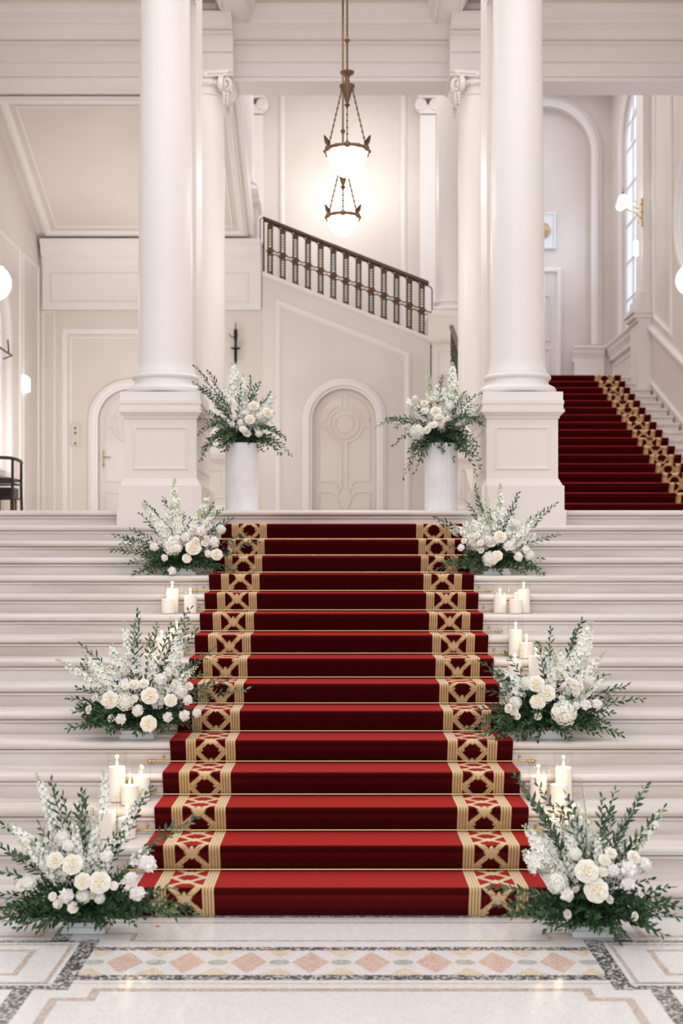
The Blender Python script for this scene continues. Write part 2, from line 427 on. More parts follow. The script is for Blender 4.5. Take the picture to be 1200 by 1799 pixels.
# inner stringer wall
b = MB(); sl = .435
P = [(S2Y-.2, LAND+.001),(S2Y-.2, LAND+.35),(11.9-.02, LAND+.35+sl*(11.9-S2Y+.2)),(11.9-.02, LAND+.001)]
b.prism(P, lambda u,v,w:(w,u,v), 1.42, 1.93); struct(b.obj('wall_stringer', wall_m))

# ------------------------------------------------------------------ columns
def column(label, x, y, zb, pedz, halfs, r, top, rt, cap=True, foot=True, name='column', seg=48, deep=0):
    t = thing(name, label, 'column', (x, y, zb))
    hs, hd, hc = halfs; h = pedz
    b = MB()
    def sq(w, z0, z1, w2=None):
        w2 = w if w2 is None else w2; e = deep
        b.add([(-w,-w,z0),(w,-w,z0),(w,w+e,z0),(-w,w+e,z0),(-w2,-w2,z1),(w2,-w2,z1),(w2,w2+e,z1),(-w2,w2+e,z1)],
              [(3,2,1,0),(4,5,6,7),(0,1,5,4),(1,2,6,5),(2,3,7,6),(3,0,4,7)])
    zf = .135 if foot else 0
    z1 = zf+h*.195; z2 = z1+h*.058
    if foot: sq(hs+.014, 0, zf)
    sq(hs, zf, z1); sq(hs-.012, z1, z2, hd+.004)
    zc = h*.86 if foot else h*.86
    sq(hd, z2, zc); 
    c = [(hd+.012,zc,zc+.02,hd+.012),(hd+.018,zc+.02,zc+.05,hd+.045),(hd+.05,zc+.05,zc+.075,hd+.05),(hc-.006,zc+.075,h-.03,hc-.006),(hc,h-.03,h,hc)]
    c = [(w,a,min(bb,h),w2) for w,a,bb,w2 in c]
    for w,a,bb,w2 in c: sq(w,a,bb,w2)
    b.obj('pedestal', ped_m, t)
    b = MB(); q = hd-.085; zz0, zz1 = z2+.09, zc-.08
    for rot in range(4):
        M = Matrix.Rotation(rot*pi/2, 3, 'Z')
        sh_ = Vector((0, deep if rot == 2 else (deep/2 if rot in (1,3) else 0), 0)); qq = q+(deep/2 if rot in (1,3) else 0)
        fn = lambda u,v,p: tuple(M @ Vector((u, -hd-p, v))+sh_)
        sweep(b, rect(-qq,qq,zz0,zz1), mould(.03,.010), fn, True)
    b.obj('panel_moulding', ped_m, t)
    bh = r*1.0; q = r*1.42
    b = MB(); z0 = h; b.box(-q,q,-q,q,z0,z0+.075); z0 += .075
    pr = [(r*1.40,z0)]
    for i in range(9):
        a = -pi/2+pi*i/8; pr.append((r*1.27+r*.14*cos(a), z0+r*.16+r*.16*sin(a)))
    z0 += r*.32
    pr += [(r*1.24,z0+.008),(r*1.14,z0+.02),(r*1.12,z0+.05),(r*1.16,z0+.062)]
    for i in range(7):
        a = -pi/2+pi*i/6; pr.append((r*1.13+r*.09*cos(a), z0+.062+r*.09+r*.09*sin(a)))
    z0 += .062+r*.18; pr += [(r*1.09,z0+.006),(r*1.09,z0+.02)]
    b.lathe(pr, seg=seg); b.obj('base', col_m, t, 35)
    b = MB(); pr = [(r*1.09,z0+.02),(r*1.05,z0+.045),(r*1.015,z0+.09),(r,z0+.15)]
    for i in range(1,7): pr.append((r+(rt-r)*(i/6)**1.4, z0+.15+(top-z0-.15-.02)*i/6))
    b.lathe(pr, seg=seg); b.obj('shaft', col_m, t, 50)
    if deep:
        b = MB(); b.box(-.24,.24,.30,.78,h+.001,top+.2); b.box(-.30,.30,.352,.84,h+.001,h+.09); b.box(-.275,.275,.352,.81,h+.09,h+.14); b.obj('rear_pier', col_m, t)
    if cap:
        cp = MB(); zt = top
        cp.lathe([(rt,zt-.03),(rt*1.08,zt-.02),(rt*1.08,zt),(rt,zt+.005),(rt*1.04,zt+.06),(rt*1.18,zt+.075),(rt*1.28,zt+.10),(rt*1.25,zt+.13),(rt*1.15,zt+.15),(rt*1.2,zt+.178)], seg=32)
        for k in range(20):
            a = 2*pi*k/20; cp.sphere((rt*1.24*cos(a), rt*1.24*sin(a), zt+.10), .022, 8, 6, (.8,.8,1.3))
        for k in range(4):
            a = k*pi/2; d = Vector((cos(a), sin(a), 0)); n_ = Vector((-sin(a), cos(a), 0))
            Mx = Matrix((n_, Vector((0,0,1)), d)).transposed()
            for sg in (-1, 1):
                c0 = d*(rt*1.10)+n_*(sg*rt*1.12)+Vector((0,0,zt+.085))
                cp.lathe([(.001,-.06),(.09,-.06),(.092,-.012),(.085,-.004),(.001,-.004)], c=c0, seg=22, M=Mx)
                pts = []
                for i in range(44):
                    g = i/43*2*pi*1.9; rr = .092*(1-i/52); pts.append(c0+d*.012+n_*(-sg*rr*sin(g))+Vector((0,0,rr*cos(g))))
                cp.tube(pts, .0120, 6); cp.sphere(c0+d*.02, .024, 10, 8)
                for j in range(4): cp.sphere(c0+n_*(sg*.03)+Vector((0,0,-.12-.035*j)), .022-.003*j, 8, 6)
            cp.tube([d*(rt*1.10+.032)+n_*(-rt*1.12)+Vector((0,0,zt+.177)), d*(rt*1.10+.036)+Vector((0,0,zt+.165)), d*(rt*1.10+.032)+n_*(rt*1.12)+Vector((0,0,zt+.177))], .013, 6)
            for j in range(-2,3): cp.sphere(d*(rt*1.16)+n_*(j*.055)+Vector((0,0,zt+.10)), .024, 8, 6, (.8,.8,1.3))
            cp.sphere(d*(rt*1.22)+Vector((0,0,zt+.185)), .04, 10, 8)
        w = rt*1.55; P = []
        for k in range(4):
            a0 = pi/4+k*pi/2
            A = Vector((cos(a0), sin(a0)))*w*1.18; B = Vector((cos(a0+pi/2), sin(a0+pi/2)))*w*1.18; Mi = (A+B)/2
            for i in range(8):
                t_ = i/8; p = A.lerp(B, t_)-Mi.normalized()*(sin(pi*t_)*.03); P.append((p.x,p.y))
        cp.prism(P, lambda u,v,w_:(u,v,w_), zt+.175, zt+.20); P2 = [(u*1.05,v*1.05) for u,v in P]; cp.prism(P2, lambda u,v,w_:(u,v,w_), zt+.20, zt+.235)
        cp.obj('capital', col_m, t, 40)
    return t
hs = (.358,.311,.356)
for sx, nm in ((-1,'left'),(1,'right')):
    column('large white round column on a panelled pedestal at the %s of the red runner' % nm, sx*1.57, 4.945, 2.1, 1.085, hs, .245, 4.95, .212, True, deep=.53)
    column('slimmer white column with scrolled capital standing behind the large %s column' % nm, sx*1.57, 8.5, LAND, .80, (.33,.29,.33), .205, 4.99, .195, True, foot=False)
column('tall white column high on the stair pier at the right end of the balustrade', 1.60, 12.2, LAND, 3.11, (.33,.30,.36), .21, 7.7, .2, True, foot=False)
column('white column standing on the upper left landing beside the balustrade', -1.50, 12.25, 5.86, 1.25, (.31,.27,.31), .215, 3.9, .2, False, foot=False)

# ------------------------------------------------------------------ beam and hall ceiling
b = MB(); YF = 8.8
prof = [(8.13,.30),(8.09,.30),(8.06,.22),(8.0,.14),(7.985,.10),(7.97,.12),(7.95,.12),(7.94,.05),(7.765,.04),(7.755,.0),(7.60,0),(7.585,-.015),(7.575,.02),(7.535,.02),(7.53,-.0)]
poly = [(YF-p, zz) for zz, p in prof]+[(YF+.42,7.53),(YF+.42,8.13)]
b.prism(poly, lambda u,v,w:(w,u,v), XL, XR); struct(b.obj('trim_2', trim_m))
b = MB()
for s in (-1,1):
    poly = [(YF-.30-(p if p > 0 else 0), zz) for zz, p in prof]+[(YF-.31,7.49),(YF+.38,7.49),(YF+.38,8.13)]
    poly = [(u, 8.125 if v > 8.125 else v) for u, v in poly]
    b.prism(poly, lambda u,v,w:(w,u,v), s*1.57-.30, s*1.57+.30)
struct(b.obj('trim_3', trim_m))
b = MB(); b.box(XL,XR,3.4,8.6,8.3,8.4); struct(b.obj('ceiling', warm_m))
b = MB()
b.box(XL,XR,8.50,8.75,8.12,8.31)
for x0,x1 in ((-1.36,-1.10),(1.10,1.36)): b.box(x0,x1,3.4,8.5,8.12,8.31)
b.box(XL,XR,3.4,3.7,8.12,8.31)
fnc = lambda u,v,p: (u, v, 8.3-p)
for x0,x1 in ((-1.10,1.10),(-4.3,-1.36),(1.36,4.5)):
    sweep(b, [(x0+.0,3.7),(x1,3.7),(x1,8.5),(x0,8.5)], [(0,0),(0,.2),(.02,.2),(.035,.15),(.05,.15),(.06,.08),(.09,.06),(.1,.0)], fnc, True)
struct(b.obj('trim_4', trim_m))

# ------------------------------------------------------------------ walls
YW = 11.9
LW = [-.0,]
# left far wall (below the upper left landing)
dcx = W(228,0,18.3).x
zsp = W(0,655+60,18.3).z
b = MB(); dh = .46
hole = arch_pts(dcx, dh, LAND, 3.83)
wall_holes(b, [(XL,LAND),(dcx-dh,LAND)]+[(p[0],p[1]) for p in reversed(hole)][1:-1]+[(dcx+dh,LAND),(-1.14,LAND),(-1.14,6.4),(XL,6.4)], [], XZ(YW), .2)
struct(b.obj('wall_back_left', warm_m))
b = MB()
def C3(px, py): p = W(px,py,18.3); return (p.x,p.z)
x0 = C3(93,0)[0]
b.prism([(YW-.0,6.40),(YW-.22,6.40),(YW-.22,6.35),(YW-.17,6.31),(YW-.15,6.22),(YW-.09,6.16),(YW-.09,6.12),(YW-.05,6.06),(YW-.05,5.42),(YW,5.42)], lambda u,v,w:(w,u,v), -4.3, -1.16)
sweep(b, rect(-4.15,-1.36,5.52,5.92), mould(.05,.02), XZ(YW-.05), True)
sweep(b, [(-4.0,LAND+.08),(-4.0,5.13),(-2.03,5.13),(-2.03,LAND+.08)], mould(.10,.035), XZ(YW), False)
sweep(b, [(-3.90,LAND+.14),(-3.90,5.03),(-2.13,5.03),(-2.13,LAND+.14)], mould(.03,.012), XZ(YW), False)
sweep(b, arch_pts(dcx, dh+.06, LAND+.0, 3.83), mould(.12,.04), XZ(YW))
sweep(b, arch_pts(dcx, dh+.125, LAND+.0, 3.83), mould(.02,.05), XZ(YW))
sweep(b, rect(-4.3,-4.14,LAND+.1,5.4), mould(.03,.01), XZ(YW), True)
struct(b.obj('trim_5', trim_m))
def arched_door(nm, cx, hw, y, m, handle):
    t = struct(thing(nm, None, None, (cx, y, LAND)))
    if 'category' in t: del t['category']
    b = MB(); zs = 3.83-LAND
    P = arch_pts(0, hw, .002, zs); b.prism(P, lambda u,v,w:(u,w,v), 0, .05); b.obj('leaf', m, t)
    b = MB(); fn = lambda u,v,p:(u,-p,v); mp = mould(.035,.014); zc = zs-.04; r0 = .21
    sweep(b, arc(0,zc,r0,0,2*pi,32)[:-1], mp, fn, True); sweep(b, arc(0,zc,r0*.62,0,2*pi,32)[:-1], mp, fn, True)
    g = .04; rr = hw-.09
    for s in (-1,1):   # four spandrel panels, then the lower ones
        pts = [(s*g, zc+sqrt((r0+.06)**2-g*g))]+[(s*(rr*cos(a)), zs+rr*sin(a)) for a in [pi/2-.12-(pi/2-.12)*i/10 for i in range(11)]]+[(s*rr, zc+g)]+[(s*(r0+.06)*cos(a), zc+(r0+.06)*sin(a)) for a in [.17+(pi/2-.34)*i/8 for i in range(9)]]
        sweep(b, pts, mp, fn, True)
        pts = [(s*rr, zc-g),(s*rr, .72),(s*.20,.72)]+[(s*(.20-.12*sin(i/6*pi/2)), .72-.0-.18*(1-cos(i/6*pi/2))*.9) for i in range(1,7)]+[(s*g,.62),(s*g, zc-(r0+.06))]+[(s*(r0+.06)*cos(a), zc-(r0+.06)*sin(a)) for a in [pi/2-.2-(pi/2-.37)*i/8 for i in range(9)]]
        sweep(b, pts, mp, fn, True)
        pts = [(s*rr,.06),(s*rr,.56),(s*.22,.56)]+[(s*(.22-.14*sin(i/6*pi/2)),.56-.17*(1-cos(i/6*pi/2))) for i in range(1,7)]+[(s*g,.34),(s*g,.06)]
        sweep(b, pts, mp, fn, True)
    b.obj('panel_moulding', m, t)
    if handle:
        b = MB(); b.box(-hw+.05,-hw+.09,-.012,0,.92,1.17); b.tube([(-hw+.07,-.012,1.07),(-hw+.07,-.05,1.07),(-hw+.17,-.055,1.065)], .009, 8); b.sphere((-hw+.07,-.014,.96), .012, 8, 6)
        b.obj('door_handle', mat('dull_brass', (158,138,104), .45, .7), t, 40)
    return t
arched_door('door_1', dcx, dh-.002, YW+.1, door_m, True)
# central stair wall with the blind arched door
A_, B_ = C3(460,478), C3(757,594)
sl2 = (B_[1]-A_[1])/(B_[0]-A_[0]); dc = .04
hole = arch_pts(dc, dh, LAND, 3.83)
b = MB()
wall_holes(b, [(-1.139,LAND),(dc-dh,LAND)]+list(reversed(hole))[1:-1]+[(dc+dh,LAND),(1.275,LAND),(1.275,B_[1]),(-1.139,A_[1])], [], XZ(YW-.02), .2)
struct(b.obj('wall_stair', wall_m))
arched_door('door_2', dc, dh-.002, YW+.06, cdoor_m, False)
b = MB()
sweep(b, arch_pts(dc, dh+.07, LAND+.0, 3.83), mould(.14,.05), XZ(YW-.02))
a0, a1 = C3(490,0)[0], C3(716,0)[0]
ztl = C3(490,533)[1]; ztr = C3(716,624)[1]
sweep(b, [(a0,LAND+.06),(a1,LAND+.06),(a1,ztr),(a0,ztl)], mould(.09,.03), XZ(YW-.02), True)
sweep(b, [(-1.139,A_[1]-.02),(1.275,B_[1]-.02)], mould(.06,.02), XZ(YW-.02))
struct(b.obj('trim_6', trim_m))
# upper flight behind the balustrade, left landing and sloping soffit
b = MB(); n = 8
for i in range(n):
    xr = 1.25-i*(2.38/n); b.box(xr-2.38/n+.001, xr, YW+.181, YW+2.2, 4.3, 4.82+.13*i)
tag(b.obj('upper_staircase', marble_m), 'upper flight of stairs climbing left behind the iron balustrade', 'staircase')
b = MB(); b.box(XL,-1.14,YW+.201,YB,5.66,5.86); struct(b.obj('floor', marble_m))
b = MB()
pa, pb = (8.8+.43, 7.50), (YW-.0, 6.40)
b.prism([pa,pb,(pb[0],pb[1]+.30),(pa[0],pa[1]+.30)], lambda u,v,w:(w,u,v), XL, -1.3); struct(b.obj('ceiling', warm_m))
b = MB(); dy, dz = pb[0]-pa[0], pb[1]-pa[1]; Ls = sqrt(dy*dy+dz*dz)
fns = lambda u,v,p: (u, pa[0]+dy*v/Ls+dz/Ls*p, pa[1]+dz*v/Ls-dy/Ls*p)
sweep(b, rect(-4.18,-1.4,.03,Ls-.22), mould(.12,.04), fns, True); sweep(b, rect(-4.04,-1.54,.15,Ls-.36), mould(.03,.015), fns, True)
b.prism([pa,pb,(pb[0],pb[1]+.34),(pa[0],pa[1]+.34)], lambda u,v,w:(w,u,v), -1.3, -1.26)
struct(b.obj('trim_7', trim_m))
# back wall with niche
ncx, nr = 3.405, .80
zns = 8.66
b = MB(); nh = arch_pts(ncx, nr, Z2+.01, zns, 28)
wall_holes(b, [(XL,LAND),(XR,LAND),(XR,10),(XL,10)], [nh], XZ(YB), .2); struct(b.obj('wall_back', wall_m))
b = MB(); b.box(ncx-nr-.05, ncx+nr+.05, YB+.2, YB+.25, Z2-.1, zns+nr+.1); struct(b.obj('wall_niche', wall_m))
b = MB()
sweep(b, arch_pts(ncx, nr+.06, Z2+.85, zns, 28), mould(.16,.05), XZ(YB)); sweep(b, arch_pts(ncx, nr+.15, Z2+.85, zns, 28), mould(.03,.03), XZ(YB))
for s in (-1,1):
    pass
sweep(b, rect(-1.0,1.04,5.5,9.7), mould(.09,.035), XZ(YB), True)
b.prism([(YB,9.65),(YB-.03,9.65),(YB-.05,9.72),(YB-.14,9.82),(YB-.16,9.9),(YB,9.9)], lambda u,v,w:(w,u,v), -4.3, 4.5)
struct(b.obj('trim_8', trim_m))
def pilaster(x, nm):
    t = thing('pilaster', 'flat white pilaster with scrolled capital on the far wall, %s of the hanging lamps' % nm, 'pilaster', (x, YB, 0))
    b = MB(); b.box(-.13,.13,-.12,-.001,(Z2 if x > 0 else 5.86)+.002,9.25); b.obj('shaft', col_m, t)
    b = MB(); b.box(-.17,.17,-.17,-.001,9.52,9.6)
    for s in (-1,1):
        b.lathe([(.001,-.17),(.09,-.17),(.1,-.16),(.1,-.02),(.001,-.02)], c=(s*.12,0,9.42), seg=18, M=Matrix.Rotation(pi/2,3,'X') @ Matrix.Scale(-1,3))
        b.tube([Vector((s*.12+.075*(1-i/30)*cos(i*.45), -.172, 9.42+.075*(1-i/30)*sin(i*.45))) for i in range(26)], .01, 5)
    b.box(-.14,.14,-.14,-.001,9.27,9.42); b.obj('capital', col_m, t, 40)
pilaster(1.44,'right'); pilaster(-1.44,'left')
# niche door, frame, plaque and dado
b = MB(); dx0, dx1, dzt = 2.95, W(977,0,21.5).x, W(0,482,21.5).z
t = struct(thing('door_3', None, None, (dx1-.45, YB+.19, Z2)));
b.box(-.45,.45,-.03,.0,.002,dzt-Z2); b.obj('leaf', door_m, t)
b = MB(); sweep(b, [(.48,0),(.48,dzt-Z2+.05),(-.48,dzt-Z2+.05),(-.48,0)], mould(.12,.08), lambda u,v,p:(u,-p,v)); b.obj('door_frame', trim_m, t)
b = MB()
for z0_,z1_ in ((.1,.8),(.95,1.7)): sweep(b, rect(-.33,.33,z0_,z1_), mould(.04,.02), lambda u,v,p:(u,-.03-p,v), True)
b.obj('panel_moulding', door_m, t)
px_ = W(962,406,21.5); t = thing('relief_plaque', 'square white wall plaque with a round tan relief beside the right column', 'plaque', (px_.x-.09, YB+.199, px_.z))
b = MB(); b.box(-.21,.21,-.03,0,-.3,.3); b.obj('plate', plaque_m, t)
b = MB(); sweep(b, rect(-.2,.2,-.29,.29), mould(.05,.03), lambda u,v,p:(u,-.03-p,v), True); b.obj('frame', plaque_m, t)
b = MB(); b.lathe([(.14,0),(.135,.02),(.11,.03),(.06,.05),(.001,.055)], c=(0,-.03,0), seg=32, M=Matrix.Rotation(pi/2,3,'X')); b.obj('round_relief', disc_m, t, 50)
b = MB()
def dado_prof(zt): return [(0,zt-.26),(.05,zt-.26),(.05,zt-.2),(.07,zt-.16),(.10,zt-.12),(.10,zt-.07),(.14,zt-.04),(.14,zt),(0,zt)]
zd = 5.41
b.prism([(YB-p, z_) for p, z_ in dado_prof(zd)], lambda u,v,w:(w,u,v), 3.87, 4.40)
b.box(3.9,4.4,YB-.05,YB-.001,Z2,zd-.26)
b.prism([(XR-p, z_) for p, z_ in dado_prof(zd)], lambda u,v,w:(u,w,v), 12.65, YB-.001)
struct(b.obj('trim_9', trim_m))

# side walls ----------------------------------------------------------
def side_window(nm, X, sgn, yc, half, z0, zs, ymu, zmu):
    # sgn: +1 interior towards +X (left wall), -1 interior towards -X
    t = struct(thing(nm, None, None, (X, yc, 0)))
    fr = MB(); fn = lambda u,v,p:(-sgn*.10+sgn*p, u, v)
    pts = arch_pts(0, half-.03, z0+.03, zs, 20); sweep(fr, pts+[], [(-.035,0),(-.035,.05),(.035,.05),(.035,0)], fn, True)
    ri = (half-.03)*.55
    for u in ymu: fr.box(*sorted((-sgn*.1,-sgn*.06)), u-.012, u+.012, z0, zs+sqrt(max(0,(half-.04)**2-u*u)))
    for v in zmu:
        w = half-.03 if v < zs else sqrt(max(.01,(half-.03)**2-(v-zs)**2))
        fr.box(*sorted((-sgn*.1,-sgn*.06)), -w, w, v-.012, v+.012)
    sweep(fr, arc(0,zs,ri,0,pi,16), [(-.012,0),(-.012,.04),(.012,.04),(.012,0)], fn)
    fr.obj('window_frame', trim_m, t)
    g = MB(); g.add([(-sgn*.085, u, v) for u, v in arch_pts(0, half-.02, z0+.01, zs, 20)], [tuple(range(23))]); g.obj('window_pane', pane_m, t)
    sweep_mb = MB(); sweep(sweep_mb, arch_pts(0, half+.06, z0-.02, zs, 20), mould(.12,.04), lambda u,v,p:(sgn*p,u,v)); sweep(sweep_mb, arch_pts(0, half+.17, z0-.02, zs, 20), mould(.04,.03), lambda u,v,p:(sgn*p,u,v))
    sweep_mb.box(*sorted((0,sgn*.08)), -half-.1, half+.1, z0-.07, z0-.0)
    sweep_mb.obj('window_surround', trim_m, t)
    return t
def circ_pts(cy, cz, a, b_, n=32): return [(cy+a*cos(2*pi*i/n), cz+b_*sin(2*pi*i/n)) for i in range(n)]
# right wall
fr_ = lambda u,v,p: (XR-p, u, v)
wy, wr = 19.77+CY, .78
b = MB()
wall_holes(b, [(-7.2,-.1),(YB,-.1),(YB,10),(-7.2,10)], [arch_pts(wy, wr, 5.44, 8.47), circ_pts(9.55, 6.35, 1.05, .86)], fr_, .25)
struct(b.obj('wall_right', wall_m))
side_window('window_1', XR, -1, wy, wr, 5.44, 8.47, (-.26,.26), (6.0,6.6,7.2,7.8,8.4,8.8))
t = struct(thing('window_2', None, None, (XR+.06, 9.55, 6.35)))
g = MB(); g.add([(0,u,v) for u,v in circ_pts(0,0,1.05,.86)], [tuple(range(32))]); g.obj('window_pane', pane_m, t)
g = MB(); sweep(g, circ_pts(0,0,1.12,.93), mould(.16,.07), lambda u,v,p:(-.06-p,u,v), True)
for u in (-.35,.35): g.box(-.02,.01,u-.012,u+.012,-.8,.8)
for v in (-.3,.3): g.box(-.02,.01,-.95,.95,v-.012,v+.012)
g.obj('window_frame', trim_m, t)
b = MB()
sl = .44
def slope_z(y, z0): return z0+sl*(y-12.2)
sweep(b, [(11.0,slope_z(11.0,5.44)),(11.95,slope_z(11.95,5.44)),(11.95,9.3),(11.0,9.3)], mould(.09,.035), fr_, True)
sweep(b, [(7.6,slope_z(7.6,5.24)),(12.22,slope_z(12.22,5.24))], mould(.10,.07), fr_)
sweep(b, [(7.6,slope_z(7.6,4.44)),(12.22,slope_z(12.22,4.44))], mould(.08,.03), fr_)
sweep(b, [(7.6,slope_z(7.6,4.24)),(12.22,slope_z(12.22,4.24))], mould(.04,.03), fr_)
sweep(b, rect(12.75,14.7,Z2+.12,zd-.36), mould(.05,.02), fr_, True)
struct(b.obj('trim_10', trim_m))
# pier on the right wall
t = thing('wall_pier', 'square white wall pier with moulded cap beside the arched window at right', 'pier', (4.47, 12.42, Z2-.3))
b = MB(); b.box(-.055,.059,-.22,.22,1.45,5.4); b.obj('shaft', col_m, t)
b = MB(); b.box(-.13,.059,-.27,.26,0,1.02)
for i,(w,z0_,z1_) in enumerate([(.16,1.02,1.07),(.20,1.07,1.14),(.23,1.14,1.19),(.17,1.19,1.26),(.14,1.26,1.36),(.10,1.36,1.45)]):
    b.box(-w,.059,-.24-w*.5+.05,.2+w*.5,z0_,z1_)
b.obj('pedestal', trim_m, t)
# left wall
fl_ = lambda u,v,p: (XL+p, u, v)
lwy, lwr = 9.35, .75
b = MB(); wall_holes(b, [(-7.2,-.1),(YB,-.1),(YB,10),(-7.2,10)], [arch_pts(lwy, lwr, 2.95, 4.75)], fl_, .25); struct(b.obj('wall_left', wall_m))
side_window('window_3', XL, 1, lwy, lwr, 2.95, 4.75, (-.25,.25), (3.4,3.85,4.3,4.75))
b = MB(); sweep(b, rect(8.3,10.75,LAND+.1,6.0), mould(.06,.03), fl_, True); sweep(b, rect(10.95,11.8,LAND+.1,6.0), mould(.05,.02), fl_, True); struct(b.obj('trim_11', trim_m))
p = W(8,634,16.3)
b = MB(); b.tube([(XL+.10,8.9,4.46),(XL+.12,9.9,4.44)], .014, 8); b.tube([(XL+.12,9.75,4.45),(XL+.10,9.78,4.62)], .012, 8); b.tube([(XL+.12,9.9,4.44),(XL+.001,9.93,4.40)], .01, 8)
tag(b.obj('window_bar', bronze_m), 'dark metal bar across the left wall window', 'bar')
b = MB(); b.box(XL,XR,9.22,YB,10,10.1); struct(b.obj('ceiling', wall_m))
b = MB(); b.box(XL,XR,9.22,9.3,8.13,10); struct(b.obj('wall_front_upper', wall_m))

# ------------------------------------------------------------------ balustrades
def balustrade(t, M, n, dx, slope, hgt):
    # local frame: x along run, z up, sheared by slope
    sh = lambda x, z: (x, 0, z+slope*x)
    L = n*dx
    b = MB(); 
    P = [(-.028,-.01),(-.034,.01),(-.028,.034),(0,.044),(.028,.034),(.034,.01),(.028,-.01)]
    b.add([ (x, u, v+hgt+slope*x) for x in (-dx*.55, L-dx*.45) for u, v in P], [tuple(range(6,-1,-1)), tuple(range(7,14))]+[(i,(i+1)%7,(i+1)%7+7,i+7) for i in range(7)])
    b.obj('handrail', rail_m, t, 50)
    b = MB(); b.tube([sh(-dx*.5,.015), sh(L-dx*.5,.015)], .011, 6); b.tube([sh(-dx*.5,hgt-.02), sh(L-dx*.5,hgt-.02)], .009, 6); b.obj('bottom_rail', iron_m, t, 50)
    w = .030; mid = hgt*.47
    def loop(x0, x1, z0, z1):   # rounded link between two uprights
        pts = []; r = .04; cx = (x0+x1)/2
        for i in range(9):
            a = pi-pi*i/8; pts.append(Vector((cx+(x1-x0)/2*cos(a), 0, z1-r+r*sin(a)+slope*(cx+(x1-x0)/2*cos(a)))))
        q = []
        for i in range(9):
            a = -pi*i/8; q.append(Vector((cx+(x1-x0)/2*cos(a), 0, z0+r+r*sin(a)+slope*(cx+(x1-x0)/2*cos(a)))))
        return pts+q
    for i in range(n):
        x = i*dx; z0 = slope*x
        b = MB()
        for s in (-1,1): b.tube([(x+s*w,0,z0+.01),(x+s*w,0,z0+hgt-.03)], .0105, 6)
        if i < n: b.tube(loop(x+w+.004, x+dx-w-.004, mid+.02, hgt-.03), .0095, 5, closed=True); b.tube(loop(x+w+.004, x+dx-w-.004, .03, mid-.02), .0095, 5, closed=True)
        for zz in [.081+.038*j for j in range(7)]+[mid+.091+.038*j for j in range(7)]:
            if zz < hgt-.06: b.tube([(x-w,0,z0+zz),(x+w,0,z0+zz)], .0062, 5)
        bo = b.obj('baluster', iron_m, t, 60)
        b = MB(); b.tube([(x,0,z0+.06),(x,0,z0+hgt-.06)], .006, 6)
        for zz in [.10+.038*j for j in range(6)]+[mid+.11+.038*j for j in range(6)]:
            if zz < hgt-.09: b.sphere((x,0,z0+zz), .0150, 8, 6, (1.0,.8,.9))
        b.obj('bead_column', bead_m, bo, 180)
        for zz, r in ((.035,.036),(mid,.056),(hgt-.065,.040)):
            b = MB()
            for k in range(6):
                a = k*pi/3; b.sphere((x+r*.6*cos(a), -.004, z0+zz+r*.75*sin(a)), r*.42, 8, 6, (1,.6,1))
            b.sphere((x,-.006,z0+zz), r*.45, 8, 6)
            b.obj('rosette', rosette_m, bo, 180)
bA = W(474,487,18.3)
t = thing('stair_balustrade', 'ornate dark iron balustrade with walnut handrail sloping down to the right', 'balustrade', (bA.x, YW+.06, 0))
pz0 = W(474,487,18.36).z; slope = -.392
t.location.z = pz0
balustrade(t, None, 13, .1828, slope, .80)
b = MB(); b.tube([(-.09,0,.0),(-.09,0,.86)], .012, 8); b.tube([(-.1,0,.86),(-.14,0,.84),(-.14,0,.5),(-.09,0,.42)], .009, 6); b.obj('end_post', iron_m, t, 50)
t = thing('stair_balustrade', 'brown iron railing of the side stairs seen end on beside the stair pier', 'balustrade', (1.545, 8.6, LAND+.35+.435*(8.6-S2Y+.2)))
t.rotation_euler = (0,0,pi/2)
balustrade(t, None, 16, .1828, .435, .80)

